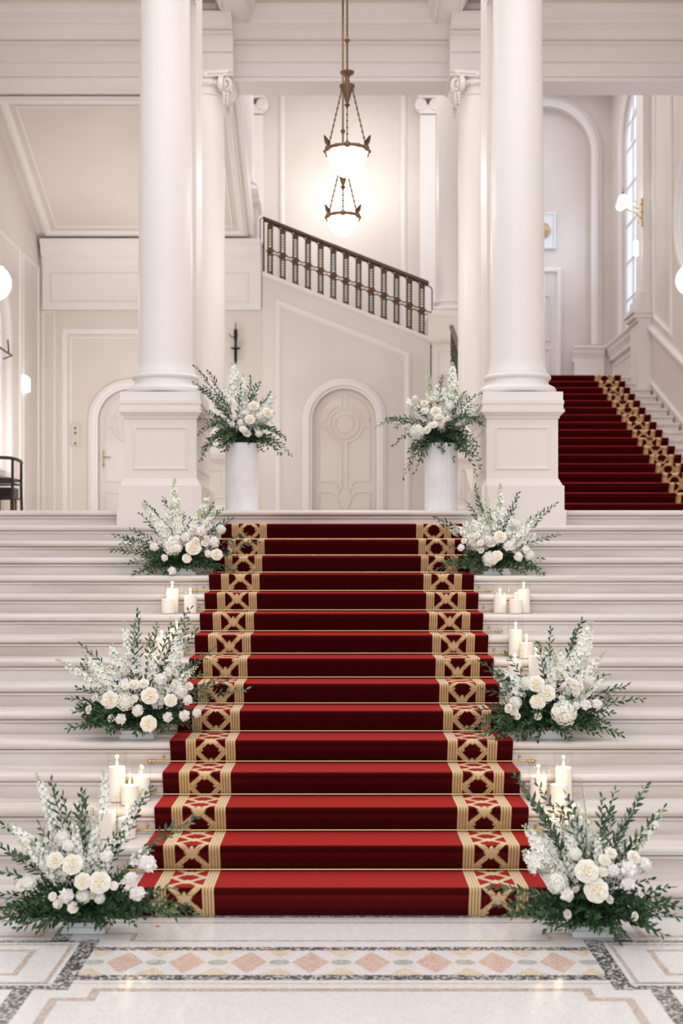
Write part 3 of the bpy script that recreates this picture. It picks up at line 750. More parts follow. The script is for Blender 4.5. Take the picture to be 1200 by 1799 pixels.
# ------------------------------------------------------------------ pendant lamps, globes, sconces
def pendant(label, px, ytop, D, dia, bowl, top):
    c = W(px, ytop, D); t = thing('pendant_lamp', label, 'lamp', (c.x, c.y, c.z)); r = dia/2
    b = MB(); b.lathe([(r*.90,-.0)]+[(r*.93*cos(a), -bowl*sin(a)) for a in [i/10*pi/2*.97 for i in range(11)]], seg=32); b.obj('glass_bowl', bulb_m, t, 180)
    b = MB(); b.lathe([(r*.93,-.01),(r,-.015),(r*1.02,.0),(r,.018),(r*.93,.02)], seg=32)
    for k in range(12):
        a = k*pi/6+pi/2; b.sphere((r*cos(a), r*sin(a), .0), .022 if k % 2 else .032, 8, 6)
        if k % 4 == 0:
            d = Vector((cos(a), sin(a), 0)); n_ = Vector((-sin(a), cos(a), 0)); o = d*r*1.02; u = Vector((0,0,1))
            pts = [o+n_*-.02+u*.02, o+n_*.02+u*.02, o+d*.02+n_*.03+u*.06, o+d*.05+u*.12, o+d*.02-n_*.03+u*.06, o-d*.02+u*.06]
            b.add(pts, [(0,1,2,5),(0,5,4),(5,2,3),(5,3,4)]); b.add([p+d*-.012 for p in pts], [(5,2,1,0),(4,5,0),(3,2,5),(4,3,5)])
    b.obj('bronze_ring', bronze_m, t, 50)
    zf = W(px, top, D).z-c.z
    b = MB(); b.lathe([(.004,-.10),(.012,-.085),(.03,-.07),(.012,-.05),(.03,.0),(.042,.05),(.072,.10),(.075,.12),(.03,.135),(.02,.19),(.03,.215),(.065,.235),(.07,.25),(.02,.26)], c=(0,0,zf), seg=20); b.obj('finial', bronze_m, t, 50)
    for k in range(3):
        b = MB(); a = k*2*pi/3+pi/2; p0 = Vector((r*.97*cos(a), r*.97*sin(a), .03)); p1 = Vector((.06*cos(a), .06*sin(a), zf+.07)); n = int((p1-p0).length/.03)
        for i in range(n):
            q = p0.lerp(p1, (i+.5)/n); b.sphere(q, .014, 6, 4, (.5,.5,1.25) if i % 2 else (.8,.3,1.2))
        b.obj('chain', bronze_m, t, 180)
    b = MB(); b.tube([(0,0,zf+.24),(0,0,8.3-c.z)], .011, 8); b.lathe([(.012,-.03),(.03,0),(.012,.03)], c=(0,0,zf+.24+.32), seg=12); b.lathe([(.03,-.06),(.09,-.02),(.1,0)], c=(0,0,8.298-c.z), seg=20); b.obj('suspension_rod', bronze_m, t, 50)
    l = bpy.data.lights.new('lamp_light', 'POINT'); l.energy = 16; l.color = (1,.93,.84); l.shadow_soft_size = .1
    lo = bpy.data.objects.new('lamp_light', l); C.objects.link(lo); lo.location = (c.x, c.y, c.z-bowl-.12)
    return t
pendant('larger glowing pendant bowl with bronze leaf ring hanging on chains above the stairs', 610, 266, 12.3, .42, .25, 172)
pendant('smaller glowing pendant bowl hanging lower and behind the larger lamp', 602.5, 382, 14.3, .37, .22, 318)
def globe(label, p, r, wallx, name='globe_lamp'):
    t = thing(name, label, 'lamp', p); b = MB(); b.sphere((0,0,0), r, 24, 16, (1,1,1.12)); b.obj('globe', bulb_m, t, 180)
    b = MB(); s = 1 if wallx > p[0] else -1; w = wallx-p[0]-s*.001
    b.lathe([(r*.55,r*.95),(r*.6,r*1.0),(r*.3,r*1.12),(.02,r*1.3),(.03,r*1.45),(.005,r*1.6)], seg=20)
    b.tube([(0,0,r*1.4),(w*.3,0,r*1.9),(w*.7,0,r*1.5),(w*.85,0,r*.6),(w,0,r*.7)], .012, 8)
    b.lathe([(.06,0),(.06,.012),(.02,.03)], c=(w,0,r*.7), seg=16, M=Matrix.Rotation(-s*pi/2,3,'Y')); b.obj('bracket', brass_m, t, 50)
    l = bpy.data.lights.new('lamp_light', 'POINT'); l.energy = 7; l.color = (1,.93,.85); l.shadow_soft_size = .1
    lo = bpy.data.objects.new('lamp_light', l); C.objects.link(lo); lo.location = (p[0]-s*(r+.12), p[1]-.1, p[2]-.1)
globe('large glowing globe lamp with brass top on the left wall', W(-8,497,14.7), .18, XL)
globe('large glowing globe lamp on the right wall above the handrail', W(1211,492,15.4), .16, XR)
# branched sconce on the pier
p = W(1122,366,18.42)
t = thing('wall_sconce', 'brass double branched wall sconce with glowing glass shade beside the arched window', 'wall lamp', (4.47-.056-.001, 12.19+.02, p.z))
b = MB(); b.tube([(-.0-.012,0,-.22),(-.02,0,-.05),(-.02,0,.1),(-.012,0,.2)], .013, 8); b.sphere((-.02,0,.12), .03, 8, 6); b.sphere((-.02,0,0), .028, 8, 6)
b.tube([(-.02,0,-.1),(-.12,0,.0),(-.2,0,.02),(-.26,0,.06)], .01, 8)
b.tube([(-.02,0,.06),(-.1,0,.05),(-.14,0,.12),(-.10,0,.16),(-.08,0,.12)], .008, 8); b.tube([(-.02,0,-.06),(-.07,0,-.12),(-.06,0,-.17)], .007, 8); b.obj('bracket', brass_m, t, 50)
b = MB(); b.sphere((-.29,0,.15), .085, 20, 14, (.9,.9,1.25)); b.sphere((-.33,0,.08), .06, 16, 10); b.obj('glass_shade', bulb_m, t, 180)
b = MB(); b.lathe([(.03,.24),(.02,.27),(.006,.30),(.003,.36)], c=(-.29,0,0), seg=12); b.obj('finial', bronze_m, t, 50)
p = W(1123,431,18.4)
b = MB(); b.prism([(-.035+.0,-.1),(0,-.125),(.03,-.1),(.03,.1),(0,.125),(-.035,.1)], lambda u,v,w:(p.x+u, w, p.z+v), 12.175, 12.199); tag(b.obj('wall_light', led_m), 'small upright glowing white panel on the wall pier below the sconce', 'light')
p = W(37.5,675,17.4)
b = MB(); b.prism([(-.11,-.14),(.0,-.155),(.11,-.12),(.11,.12),(0,.155),(-.11,.14)], lambda u,v,w:(w, p.y+u*1.4, p.z+v*.72), XL+.001, XL+.05); tag(b.obj('emergency_light', led_m), 'small glowing white green emergency light on the left wall by the corner', 'light')
# intercom
p0, p1 = C3(125,744), C3(141,783)
t = thing('wall_intercom', 'ivory wall intercom box with three dark dots left of the arched door', 'intercom', ((p0[0]+p1[0])/2, YW, (p0[1]+p1[1])/2))
b = MB(); hx = (p1[0]-p0[0])/2; b.box(-hx,hx,-.03,-.001,-.16,.16); b.obj('housing', ivory_m, t)
b = MB()
for z_ in (-.13,.02,.09): b.sphere((0,-.031,z_), .018, 10, 8, (1,.4,1))
b.obj('button', bronze_m, t)
# iron wall torch
p = W(414,0,18.2)
t = thing('wall_torch', 'black iron torch bracket on the wall above the left flower stand', 'wall torch', (p.x, YW-.10, 0)); zz = lambda y: W(0,y,18.2).z
b = MB(); b.lathe([(.004,zz(641)),(.022,zz(634)),(.022,zz(614)),(.016,zz(612)),(.018,zz(600)),(.026,zz(594)),(.026,zz(580)),(.008,zz(578)),(.006,zz(567))], seg=14); b.obj('stem', darkiron_m, t, 50)
b = MB(); b.lathe([(.02,0),(.07,-.006),(.075,.004),(.02,.014)], c=(0,0,zz(612)), seg=20); b.tube([(-.01,0,zz(594)),(-.07,0,zz(591)),(-.10,0,zz(586))], .007, 6); b.tube([(0,0,zz(600)),(0,.098,zz(603))], .009, 6); b.obj('bracket', darkiron_m, t, 50)

# ------------------------------------------------------------------ furniture far left
t = thing('armchair', 'dark wooden armchair with curved top rail on the upper landing at far left', 'chair', (-4.04, 8.55, LAND))
def leg(x, y, z1, name='leg', sp=0):
    b = MB(); b.tube([(x+sp,y,0),(x,y,z1*.5),(x,y,z1)], .019, 8, r2=.016); b.obj(name, wood_m, t, 50)
for x, y in ((-.22,-.2),(.22,-.2),(-.22,.2),(.22,.2)): leg(x, y, .74, sp=.012 if y > 0 and x > 0 else 0)
b = MB(); b.tube([(-.22,-.22,.745),(.0,-.25,.765),(.20,-.23,.755),(.24,-.1,.75),(.24,.1,.742),(.22,.22,.735)], .020, 8); b.obj('top_rail', wood_m, t, 50)
b = MB(); b.box(-.21,.21,-.19,.19,.50,.53); b.obj('seat', wood_m, t)
b = MB()
for z_ in (.47,.30):
    for y in (-.2,.2): b.tube([(-.22,y,z_),(.22,y,z_)], .011, 6)
    for x in (-.22,.22): b.tube([(x,-.2,z_),(x,.2,z_-.01)], .010, 6)
b.obj('stretcher', wood_m, t, 50)
b = MB()
for i,x in enumerate((-.12,-.04,.04)):
    b.tube([Vector((x+.03*sin(j*1.3+i), -.215, .53+.225*j/10)) for j in range(11)], .010, 6)
b.obj('carved_splat', wood2_m, t, 50)
t = thing('wooden_stool', 'low orange brown wooden stool with dark top beside the armchair by the left wall', 'stool', (-4.14, 9.25, LAND))
b = MB(); b.box(-.13,.13,-.13,.13,.33,.46); b.obj('seat', wood_m, t)
for x in (-.1,.1):
    for y in (-.1,.1): b = MB(); b.tube([(x,y,0),(x,y,.34)], .016, 8); b.obj('leg', wood2_m, t, 50)

# ------------------------------------------------------------------ flower stands
for s, nm in ((-1,'left'),(1,'right')):
    b = MB(); r = .148; h = .605
    b.lathe([(r*.98,0),(r,.004),(r,h-.01),(r*.985,h),(r*.9,h),(r*.88,h-.03),(.001,h-.03)], c=(0,0,0), seg=88, flute=.022)
    o = b.obj('fluted_plinth', pot_m, None, None, (s*.894, 11.4+CY, LAND)); tag(o, 'white ribbed cylinder plinth at the top of the stairs on the %s' % nm, 'plinth')

# ------------------------------------------------------------------ flowers
CR_IN, CR_MID, CR_OUT = s2l((248,226,176)), s2l((252,242,216)), s2l((253,249,240))
def rose_mesh(seed, warm=1.0):
    rr = random.Random(seed); b = MB()
    rings = [(3,.16,.60,.9),(4,.30,.66,.8),(5,.46,.68,.75),(6,.64,.62,.66),(7,.82,.50,.60),(7,1.0,.34,.62)]
    for ri, (n, r, h, wa) in enumerate(rings):
        base = rr.random()*6
        f = ri/5; cin = tuple(CR_IN[i]*(1-f)+CR_MID[i]*f for i in range(3)) if warm else CR_MID
        for k in range(n):
            a0 = base+2*pi*k/n+rr.uniform(-.12,.12); v = []; cols = []; hh_ = h*rr.uniform(.92,1.08); N = 5
            for i in range(N+1):
                t = i/N
                for j in range(-3,4):
                    q = j/3; a = a0+q*wa*sin(pi*(.18+.55*t)); rad = r*(.30+.70*sin(t*pi/2)) + (t**4)*.13*(1+.3*ri/5)*(1-q*q*.5)
                    z = hh_*(sin(t*pi/2))-.10*q*q*t*(1+f) - (t**4)*.10*f - .25*f
                    v.append((rad*cos(a), rad*sin(a), z)); tt = t*t
                    cols.append(tuple(cin[m]*(1-tt)+CR_OUT[m]*tt for m in range(3)))
            b.add(v, [(i*7+j, i*7+j+1, (i+1)*7+j+1, (i+1)*7+j) for i in range(N) for j in range(6)], 0, cols)
    b.sphere((0,0,.15), .30, 8, 6, col=CR_IN if warm else CR_MID)
    b.lathe([(.05,-.9),(.06,-.35),(.3,-.25),(.5,-.1)], seg=8, col=s2l((90,120,70)), cap=False)
    return b.mesh('rose', petal_m, 180)
def puff_mesh(seed, amp=.22, fr=2.6, tint=(250,246,242)):
    rr = random.Random(seed); b = MB(); cw = s2l(tint); cd = s2l((222,214,208)); o = Vector((seed*3.1,0,0))
    seg, rings = 30, 20; v = []; col = []
    for i in range(rings+1):
        a = pi*i/rings-pi/2
        for k in range(seg):
            g = 2*pi*k/seg; d = Vector((cos(a)*cos(g), cos(a)*sin(g), sin(a)))
            n1 = abs(noise.noise(d*fr+o)); n2 = abs(noise.noise(d*fr*2.4+o)); q = 1-amp*(1.4-2.6*n1)-amp*.5*(1-2*n2)
            q *= .92; v.append(d*q*Vector((1,1,.9)).length/1.677); m = min(1, max(0,(n1*2.2+n2))); col.append(tuple(cd[x]*(1-m)+cw[x]*m for x in range(3)))
    v = [Vector((p.x,p.y,p.z*.88)) for p in v]
    b.add(v, [(i*seg+k, i*seg+(k+1)%seg, (i+1)*seg+(k+1)%seg, (i+1)*seg+k) for i in range(rings) for k in range(seg)], 0, col)
    return b.mesh('carnation', petal_m, 50)
def floret(b, p, n, r, col, rr, cup=.35):
    n = n.normalized(); a = n.orthogonal().normalized(); c = n.cross(a); ph = rr.random()*6; v = [p]; f = []; cols = [s2l((240,241,220))]
    for k in range(5):
        g = ph+2*pi*k/5; d = a*cos(g)+c*sin(g); e = -a*sin(g)+c*cos(g); o = len(v)
        v += [p+d*r*.55-e*r*.36+n*r*cup*.5, p+d*r*1.0+n*r*cup*.8, p+d*r*.55+e*r*.36+n*r*cup*.5]; f.append((0,o,o+1,o+2)); cols += [col]*3
    b.add(v, f, 0, cols)
def cluster_mesh(seed, nfl=130, fr=.21):
    rr = random.Random(seed); b = MB(); b.sphere((0,0,0), .80, 12, 10, (1,1,.95), col=s2l((236,238,226)))
    for i in range(nfl):
        z = 1-2*(i+.5)/nfl; a = i*2.39996; q = sqrt(1-z*z); d = Vector((q*cos(a), q*sin(a), z)); w = s2l(rr.choice(((252,250,246),(244,242,236),(248,248,240))))
        floret(b, d*rr.uniform(.8,.96)*1.0, d+Vector((rr.uniform(-.3,.3),rr.uniform(-.3,.3),rr.uniform(-.3,.3))), fr, w, rr)
    return b.mesh('hydrangea', petal_m)
ROSES = [rose_mesh(i) for i in range(3)]; PUFFS = [puff_mesh(i) for i in range(4)]; BUDS = [rose_mesh(9, 0)]
HYD = [cluster_mesh(i) for i in range(2)]
def bez(p0, p1, p2, t): return p0*(1-t)**2+p1*2*t*(1-t)+p2*t*t
def spike_mesh(p0, p2, w, rr, green=.0, dens=1.0):
    b = MB(); L = (p2-p0).length; mid = (p0+p2)/2+Vector((rr.uniform(-.03,.03), rr.uniform(-.03,.03), L*.04))
    pts = [bez(p0, mid, p2, i/10) for i in range(11)]; b.tube(pts, .0028, 5, col=s2l((132,150,104)), r2=.0012)
    n = int(L*dens/.0052); 
    for i in range(n):
        t = .12+.88*(i+.5)/n; p = bez(p0, mid, p2, t); tg = (bez(p0, mid, p2, min(1,t+.02))-bez(p0, mid, p2, t-.02)).normalized()
        a = tg.orthogonal().normalized(); a.rotate(Quaternion(tg, i*2.4)); k = 1-t
        size = w*(.30+.42*min(1,k*2.0)); off = w*(.30+.62*min(1,k*1.6)); q = p+a*off*rr.uniform(.6,1.1)+tg*off*.3
        c = s2l(rr.choice(((253,252,250),(246,246,243),(250,250,247))))
        if t > .86 or rr.random() < green:
            b.sphere(q, size*.42, 6, 4, (1,1,1.2), col=s2l((206,216,180)))
        elif rr.random() < .25: b.sphere(q, size*.5, 6, 4, (1,1,1.1), col=c)
        else: floret(b, q, a+tg*.25, size, c, rr, .45)
    return b.mesh('delphinium_spike', petal_m)
GREENS = [(52,84,48),(64,98,58),(42,70,42),(80,112,74),(98,124,88)]
def leaf(b, p, d, n, L, w, col):
    d = d.normalized(); s = d.cross(n); 
    if s.length < .01: s = d.orthogonal()
    s.normalize(); n = s.cross(d).normalized()
    v = [p]; 
    for t, ww, lift in ((.3,.85,.03),(.6,.9,.02),(1,0,-.10)):
        m = p+d*L*t+n*L*lift*-1
        if ww: v += [m+s*w*ww*.5+n*w*.18, m, m-s*w*ww*.5+n*w*.18]
        else: v.append(m)
    b.add(v, [(0,2,1),(0,3,2),(1,2,5,4),(2,3,6,5),(4,5,7),(5,6,7)], 0, col)
def spray_mesh(p0, p2, rr, ll=.045, lw=.013, step=.016, sag=.12, start=.18, pal=None, name='foliage_spray', spread=1.0):
    b = MB(); L = (p2-p0).length; mid = (p0+p2)/2+Vector((rr.uniform(-.05,.05)*L, rr.uniform(-.05,.05)*L, L*sag))
    b.tube([bez(p0, mid, p2, i/8) for i in range(9)], .0020, 4, col=s2l((84,92,58)), r2=.001)
    n = max(5, int(L*(1-start)/step)); pal = pal or GREENS
    for i in range(n+1):
        t = start+(1-start)*i/n; p = bez(p0, mid, p2, t); tg = (bez(p0, mid, p2, min(1,t+.03))-bez(p0, mid, p2, max(0,t-.03))).normalized()
        a = tg.orthogonal().normalized(); a.rotate(Quaternion(tg, i*2.2+rr.uniform(-.5,.5)))
        d = tg*(.75 if i < n else 2)+a*.75*spread; l_ = ll*rr.uniform(.7,1.15)*(1 if t < .85 else .75)
        c = s2l(rr.choice(pal)); nn = Vector((rr.uniform(-1,1), -.7+rr.uniform(-.6,.6), rr.uniform(-.2,1)))
        leaf(b, p, d, nn, l_, lw*rr.uniform(.8,1.2), c)
    return b.mesh(name, leaf_m)
def place(name, me, parent, loc, d=None, sc=1):
    o = bpy.data.objects.new(name, me); C.objects.link(o); o.parent = parent; o.location = loc; o.scale = (sc,sc,sc)
    if d is not None:
        q = Vector(d).to_track_quat('Z','Y'); q = q @ Quaternion((0,0,1), R.uniform(0,6)); o.rotation_euler = q.to_euler()
    return o
def arrangement(label, cx, cy, D, base_z, data, tray=True, core=.10, mass=46, massw=1.0, pale=False, seed=1, tray_w=.105, limit_y=None):
    rr = random.Random(seed); O = Vector(((cx-600)*D/F, D+CY, base_z)); t = thing('flower_arrangement', label, 'flower arrangement', O)
    foam = Vector((0,0,core)); m = D/F
    def loc(px, py, dy): return W(px, py, D+dy)-O
    if tray:
        b = MB(); b.box(-tray_w,tray_w,-.07,.05,0,.028); b.box(-tray_w+.01,tray_w-.01,-.06,.04,.028,.05); b.obj('foam_tray', tray_m, t)
    else:
        b = MB(); b.sphere((0,0,core-.03), .11, 14, 8, (1,1,.55)); b.obj('moss_ball', leaf_dark, t, 180)
    span = max(abs(p[0]-cx) for p in data['leaf'])*m
    def front(px, py, k=.15):
        dx = (px-cx)*m/ (span*.8); dz = (loc(px,py,0).z-core)/ .35
        return -k*sqrt(max(0.05, 1-min(1,dx*dx+dz*dz*.5)))-.03
    for px, py, r in data.get('rose', []):
        p = loc(px, py, front(px,py)-.03); d = (p-foam).normalized()*.5+Vector((0,-1,.25)); place('rose', rr.choice(ROSES), t, p, d, r*m*.93)
    for px, py, r in data.get('carn', []):
        p = loc(px, py, front(px,py)-.015); place('carnation', rr.choice(PUFFS), t, p, (p-foam)+Vector((0,-.3,.1)), r*m*1.02)
    for px, py, r in data.get('bud', []):
        p = loc(px, py, front(px,py)-.01); place('spray_rose', BUDS[0], t, p, (p-foam)+Vector((0,-.3,.1)), r*m)
    for px, py, r in data.get('hyd', []):
        p = loc(px, py, front(px,py)); place('hydrangea', rr.choice(HYD), t, p, (p-foam)+Vector((0,-.3,.1)), r*m)
    for s in data.get('spike', []):
        x0,y0,x1,y1,w = s[:5]; g = s[5] if len(s) > 5 else 0; dd = rr.uniform(-.07,.02)
        p0 = loc(x0,y0,dd); p2 = loc(x1,y1,dd+rr.uniform(-.02,.05)); p0 = p0.lerp(foam, .12)
        place('delphinium_spike', spike_mesh(p0, p2, w*m, rr, g, .55 if g > .5 else 1), t, (0,0,0))
    pal_up = [(78,104,78),(98,120,92),(62,90,64),(112,130,104)] if pale else [(58,92,62),(78,108,80),(48,80,54),(100,124,98)]
    zmin = base_z
    for L_ in data['leaf']:
        px, py = L_[:2]; up = py < cy-20
        dd = rr.uniform(-.10,.04) if up else rr.uniform(-.22,-.10)
        if len(L_) > 2: dd = L_[2]
        if not tray: dd = rr.uniform(-.28,-.12) if 366 < px < 834 else -.52
        tip = loc(px, py, dd)
        if tray and tip.z < .012 and dd > -.3: tip.z = max(tip.z, .012)
        n = 2 if not up else (1 if rr.random() < .7 else 2)
        for i in range(n):
            tp = tip if i == 0 else tip.lerp(foam, rr.uniform(.15,.4))+Vector((rr.uniform(-.06,.06), rr.uniform(-.05,.02), rr.uniform(-.02,.05)))
            if tray: tp.z = max(tp.z, .012)
            place('foliage_spray', spray_mesh(foam+Vector((rr.uniform(-.05,.05), rr.uniform(-.04,.03), rr.uniform(-.03,.03))), tp, rr, pal=pal_up if up else GREENS, sag=.10 if tray else (.45 if not up else .15), ll=.05 if up else .054, lw=.014 if up else .016, step=.0145 if up else .0125), t, (0,0,0))
    # dense greens round the foam
    for i in range(int(mass*1.5)):
        a = rr.uniform(0,2*pi); e = (rr.uniform(-.12,.30) if i % 3 else rr.uniform(.3,1.1)) if tray else rr.uniform(-.45,.8); Ls = rr.uniform(.55,1)*span*.72*massw*(1 if e < .3 else .75)
        d = Vector((cos(a)*cos(e), sin(a)*cos(e)*.5-.22, sin(e))); tp = foam+d*Ls
        if tray: tp.z = max(tp.z, .01)
        if limit_y is not None: tp.y = min(tp.y, limit_y)
        place('greenery', spray_mesh(foam+Vector((rr.uniform(-.08,.08), rr.uniform(-.05,.03), rr.uniform(-.05,.02))), tp, rr, ll=.044, lw=.0135, step=.0085, sag=.2, start=.1, name='greenery', pal=[(44,76,44),(56,92,54),(36,62,38),(72,108,68),(60,98,60)]), t, (0,0,0))
    # small filler blossoms
    for i in range(16):
        a = rr.uniform(0,2*pi); e = rr.uniform(.1,1.3); d = Vector((cos(a)*cos(e), -abs(sin(a))*cos(e)*.7, sin(e))); p = foam+d*span*rr.uniform(.42,.72)
        place('spray_rose', BUDS[0], t, p, d, rr.uniform(5,8)*m)
    for i in range(7):
        a = rr.uniform(-.9,.9); d = Vector((sin(a), -.35, cos(a))); p0 = foam+d*.1; p2 = foam+d*span*rr.uniform(.62,.95)
        place('delphinium_spike', spike_mesh(p0, p2, 9*m, rr, .1, .9), t, (0,0,0))
    return t
leaf_dark = mat('dark_moss', (36,58,40), .8)
arrangement('largest white rose arrangement on the floor at the left foot of the stairs', 150, 1600, 6.14, .002, dict(
    rose=[(127,1518,17),(145,1548,14),(175,1550,18),(96,1511,14)],
    carn=[(187,1504,14),(120,1485,14),(117,1574,16),(241,1569,17),(230,1543,14),(260,1517,19)],
    bud=[(101,1588,8),(38,1555,10),(128,1594,9),(200,1556,7),(92,1575,7)], hyd=[(146,1575,13),(50,1550,14),(175,1578,10),(110,1470,13)],
    spike=[(100,1460,63,1358,10),(105,1500,80,1400,9),(165,1510,163,1420,11),(182,1420,180,1352,9),(215,1490,252,1385,9,.3),(70,1500,12,1448,11),(100,1500,70,1470,12),(250,1520,262,1490,12),(150,1520,150,1440,10)],
    leaf=[(90,1373),(110,1400),(143,1392),(135,1420),(265,1385),(250,1410),(230,1440),(344,1438,-.02),(300,1450,-.05),(0,1445),(-20,1475),(20,1500),(60,1480),(0,1530),(344,1605),(330,1590),(300,1600),(30,1630),(0,1600),(-10,1620),(175,1625),(67,1635),(110,1630),(250,1610),(215,1605),(150,1400),(70,1450),(5,1570),(300,1560)]), seed=11, mass=70, massw=.95)
arrangement('white rose arrangement over deep greenery on the floor at the right foot of the stairs', 1040, 1606, 6.08, .002, dict(
    rose=[(1031,1530,19),(1048,1564,20)], carn=[(1105,1527,18),(1133,1518,15),(1104,1551,16),(1077,1528,14),(996,1572,15)],
    bud=[(1063,1510,10),(1114,1505,11),(1074,1498,9),(1060,1530,9)], hyd=[(979,1551,19),(1010,1500,12)],
    spike=[(953,1525,921,1449,13),(973,1522,945,1462,13),(1013,1508,1014,1420,14),(1027,1497,1019,1367,6,.8),(1115,1491,1167,1420,9,.3),(942,1531,919,1494,12),(1000,1510,992,1450,11),(1040,1500,1035,1430,9),(1085,1495,1100,1445,9)],
    leaf=[(897,1352,-.02),(925,1395),(942,1375),(996,1398),(985,1420),(1058,1403),(1080,1390),(1135,1381),(1120,1410),(1167,1418),(1150,1440),(860,1559),(875,1590),(891,1605),(959,1634),(930,1610),(1084,1650),(1050,1635),(1166,1642),(1130,1625),(1197,1593),(1190,1610),(1177,1559),(1143,1545),(1160,1575),(1000,1625),(1100,1440),(1060,1450)]), seed=12, mass=80, massw=1.0)
arrangement('white and cream rose arrangement with tall spikes midway up the stairs on the left', 243, 1270, 7.82, 5*H+.001, dict(
    rose=[(192.5,1229.5,15),(263,1222,14.5),(261,1271,13.5),(300,1230,11)], carn=[(282,1193,14),(242,1248,13),(212,1263,12),(295,1260,11),(324,1257,12),(346,1253,10),(330,1230,11),(219,1202,12)],
    bud=[(253,1200,8),(195,1262,6),(333,1205,7),(235,1227,7),(236,1202,9),(310,1200,7)], hyd=[(220,1232,17),(318,1215,13)],
    spike=[(234,1189,217,1090,9),(214,1175,195,1131,9),(225,1190,207,1150,10),(302,1186,316,1112,10),(240,1180,235,1130,10),(179,1197,151,1186,9),(310,1190,310,1150,10),(200,1195,170,1165,10),(270,1190,262,1150,9),(325,1210,322,1165,9)],
    leaf=[(143,1134),(150,1160),(242,1073),(235,1100),(275,1101),(262,1120),(335,1068),(330,1095),(344,1109),(146,1172),(160,1190),(121,1227),(130,1250),(121,1279),(150,1275),(137,1208),(357,1183,-.06),(432,1211,-.06),(396,1197,-.06),(192,1288),(239,1291),(346,1277),(374,1142,-.05),(300,1100),(290,1285),(170,1262),(320,1130)]), seed=13, mass=52, massw=.8, pale=True, limit_y=.12)
arrangement('white rose arrangement with one tall leaning white spike midway up the stairs on the right', 962, 1270, 7.82, 5*H+.001, dict(
    rose=[(942,1201,14),(961,1217.6,14),(945,1233,13)], carn=[(1035.5,1194,12),(1028.6,1238,12),(1049,1237,12),(1012,1240,9)],
    bud=[(1009,1202,9),(1019,1205,7),(1013,1214,7),(903,1250,7),(908,1258,6),(1000,1195,6)], hyd=[(991,1252,23),(905,1235,12),(925,1200,12)],
    spike=[(912,1219,876,1175,13),(914,1230,893,1190,12),(905,1240,897,1215,10),(975,1191,956,1139,9),(1013,1186,1038,1092,13),(1005,1195,1025,1130,12),(985,1190,985,1140,10),(965,1185,975,1145,9),(1000,1190,1010,1140,10)],
    leaf=[(967,1106),(1022,1092),(1010,1110),(945,1131),(846,1164,-.07),(860,1180,-.07),(1129,1228,-.1),(1100,1205,-.1),(1066,1186),(1074,1253),(1090,1291),(1068,1241),(829,1279),(850,1290),(851,1211,-.06),(870,1299),(945,1303),(920,1295),(851,1263),(890,1150),(1000,1298),(1050,1290),(840,1245),(960,1150)]), seed=14, mass=70, massw=.9, limit_y=.12)
arrangement('white flower arrangement with two tall spikes near the top of the stairs on the left', 322, 985, 10.08, 12*H+.001, dict(
    rose=[(339.6,961.6,13),(381,974,10)], carn=[(271,960.5,9.5),(289,979.6,8),(326,943.6,11),(353,933.5,12),(377,952.6,12),(366.6,973,9),(302.5,1003,9)],
    bud=[(360,954,6),(345,948,5),(310,945,6)], hyd=[(303.6,958,18),(388,930,9)],
    spike=[(309,930,307,840,8,.25),(345,935,368,861,8,.25),(282,935,277,902,8),(300,930,296,890,8),(385,935,392,915,8),(355,930,352,895,8)],
    leaf=[(199,940),(194,966),(215,955),(224,990),(237,1018),(257,884),(287,877),(248,904),(323,904),(334,913),(374,886,-.06),(390,895),(408,911),(453,952,-.14),(430,940,-.12),(413,974,-.1),(410,1001,-.1),(264,1015),(270,895),(230,930),(380,1000),(340,1000),(290,1012)]), seed=15, mass=44, massw=.75, limit_y=.10)
arrangement('white flower arrangement with thin green spikes near the stair top on the right', 872, 985, 10.08, 12*H+.001, dict(
    rose=[(878.7,942.7,11),(874,976,9)], carn=[(859,948,9.5),(893,959,11.5),(908,920,8),(911,978,10),(924,966,9),(810,962,8)],
    bud=[(844,953,6),(837,940,6),(800,930,5),(815,950,5)], hyd=[(861,982,14),(930,975,10)],
    spike=[(859,930,853,841,6,.85),(881,930,879,849,8,.35),(811,930,790,928,8),(850,935,842,900,8),(895,935,900,905,8),(926,945,941,936,8),(870,930,866,895,8),(825,940,812,915,8)],
    leaf=[(835,854),(840,875),(910,868),(905,890),(976,886,-.1),(950,900,-.1),(980,940,-.12),(946,917),(765,910,-.1),(785,915,-.1),(952,982),(953,1018),(945,1000),(770,999,-.12),(780,985,-.1),(822,884),(922,1012),(880,1010),(830,1005),(800,1000),(860,900),(790,960)]), seed=16, mass=52, massw=.85, limit_y=.10)
arrangement('white flower arrangement spilling over the white ribbed plinth on the left', 425, 768, 11.4, LAND+.577, dict(
    rose=[(439,736.5,9),(471,724.5,10),(405,706,8),(445.6,712.6,9)], carn=[(455,731,8.5),(455,762,8),(383,713.5,8.5),(422,743,8),(411,733,7),(395,748,7)],
    bud=[(407,744.7,5),(478,741,5),(430,725,4)], hyd=[(370,745,8)],
    spike=[(412,695,408,635,9),(434,695,428,656,6,.4),(466,706,484,697,8),(420,705,420,665,8),(400,710,395,680,7),(445,700,448,675,6,.3)],
    leaf=[(342,644),(340,673),(366,653),(360,680),(456,673),(423,675),(474,691),(353,808),(349,763),(358,796),(384,785),(501,772),(511,800),(492,798),(351,737),(355,720),(470,785),(372,770),(440,665),(485,760),(400,785)]), tray=False, core=.05, seed=17, mass=44, massw=.8)
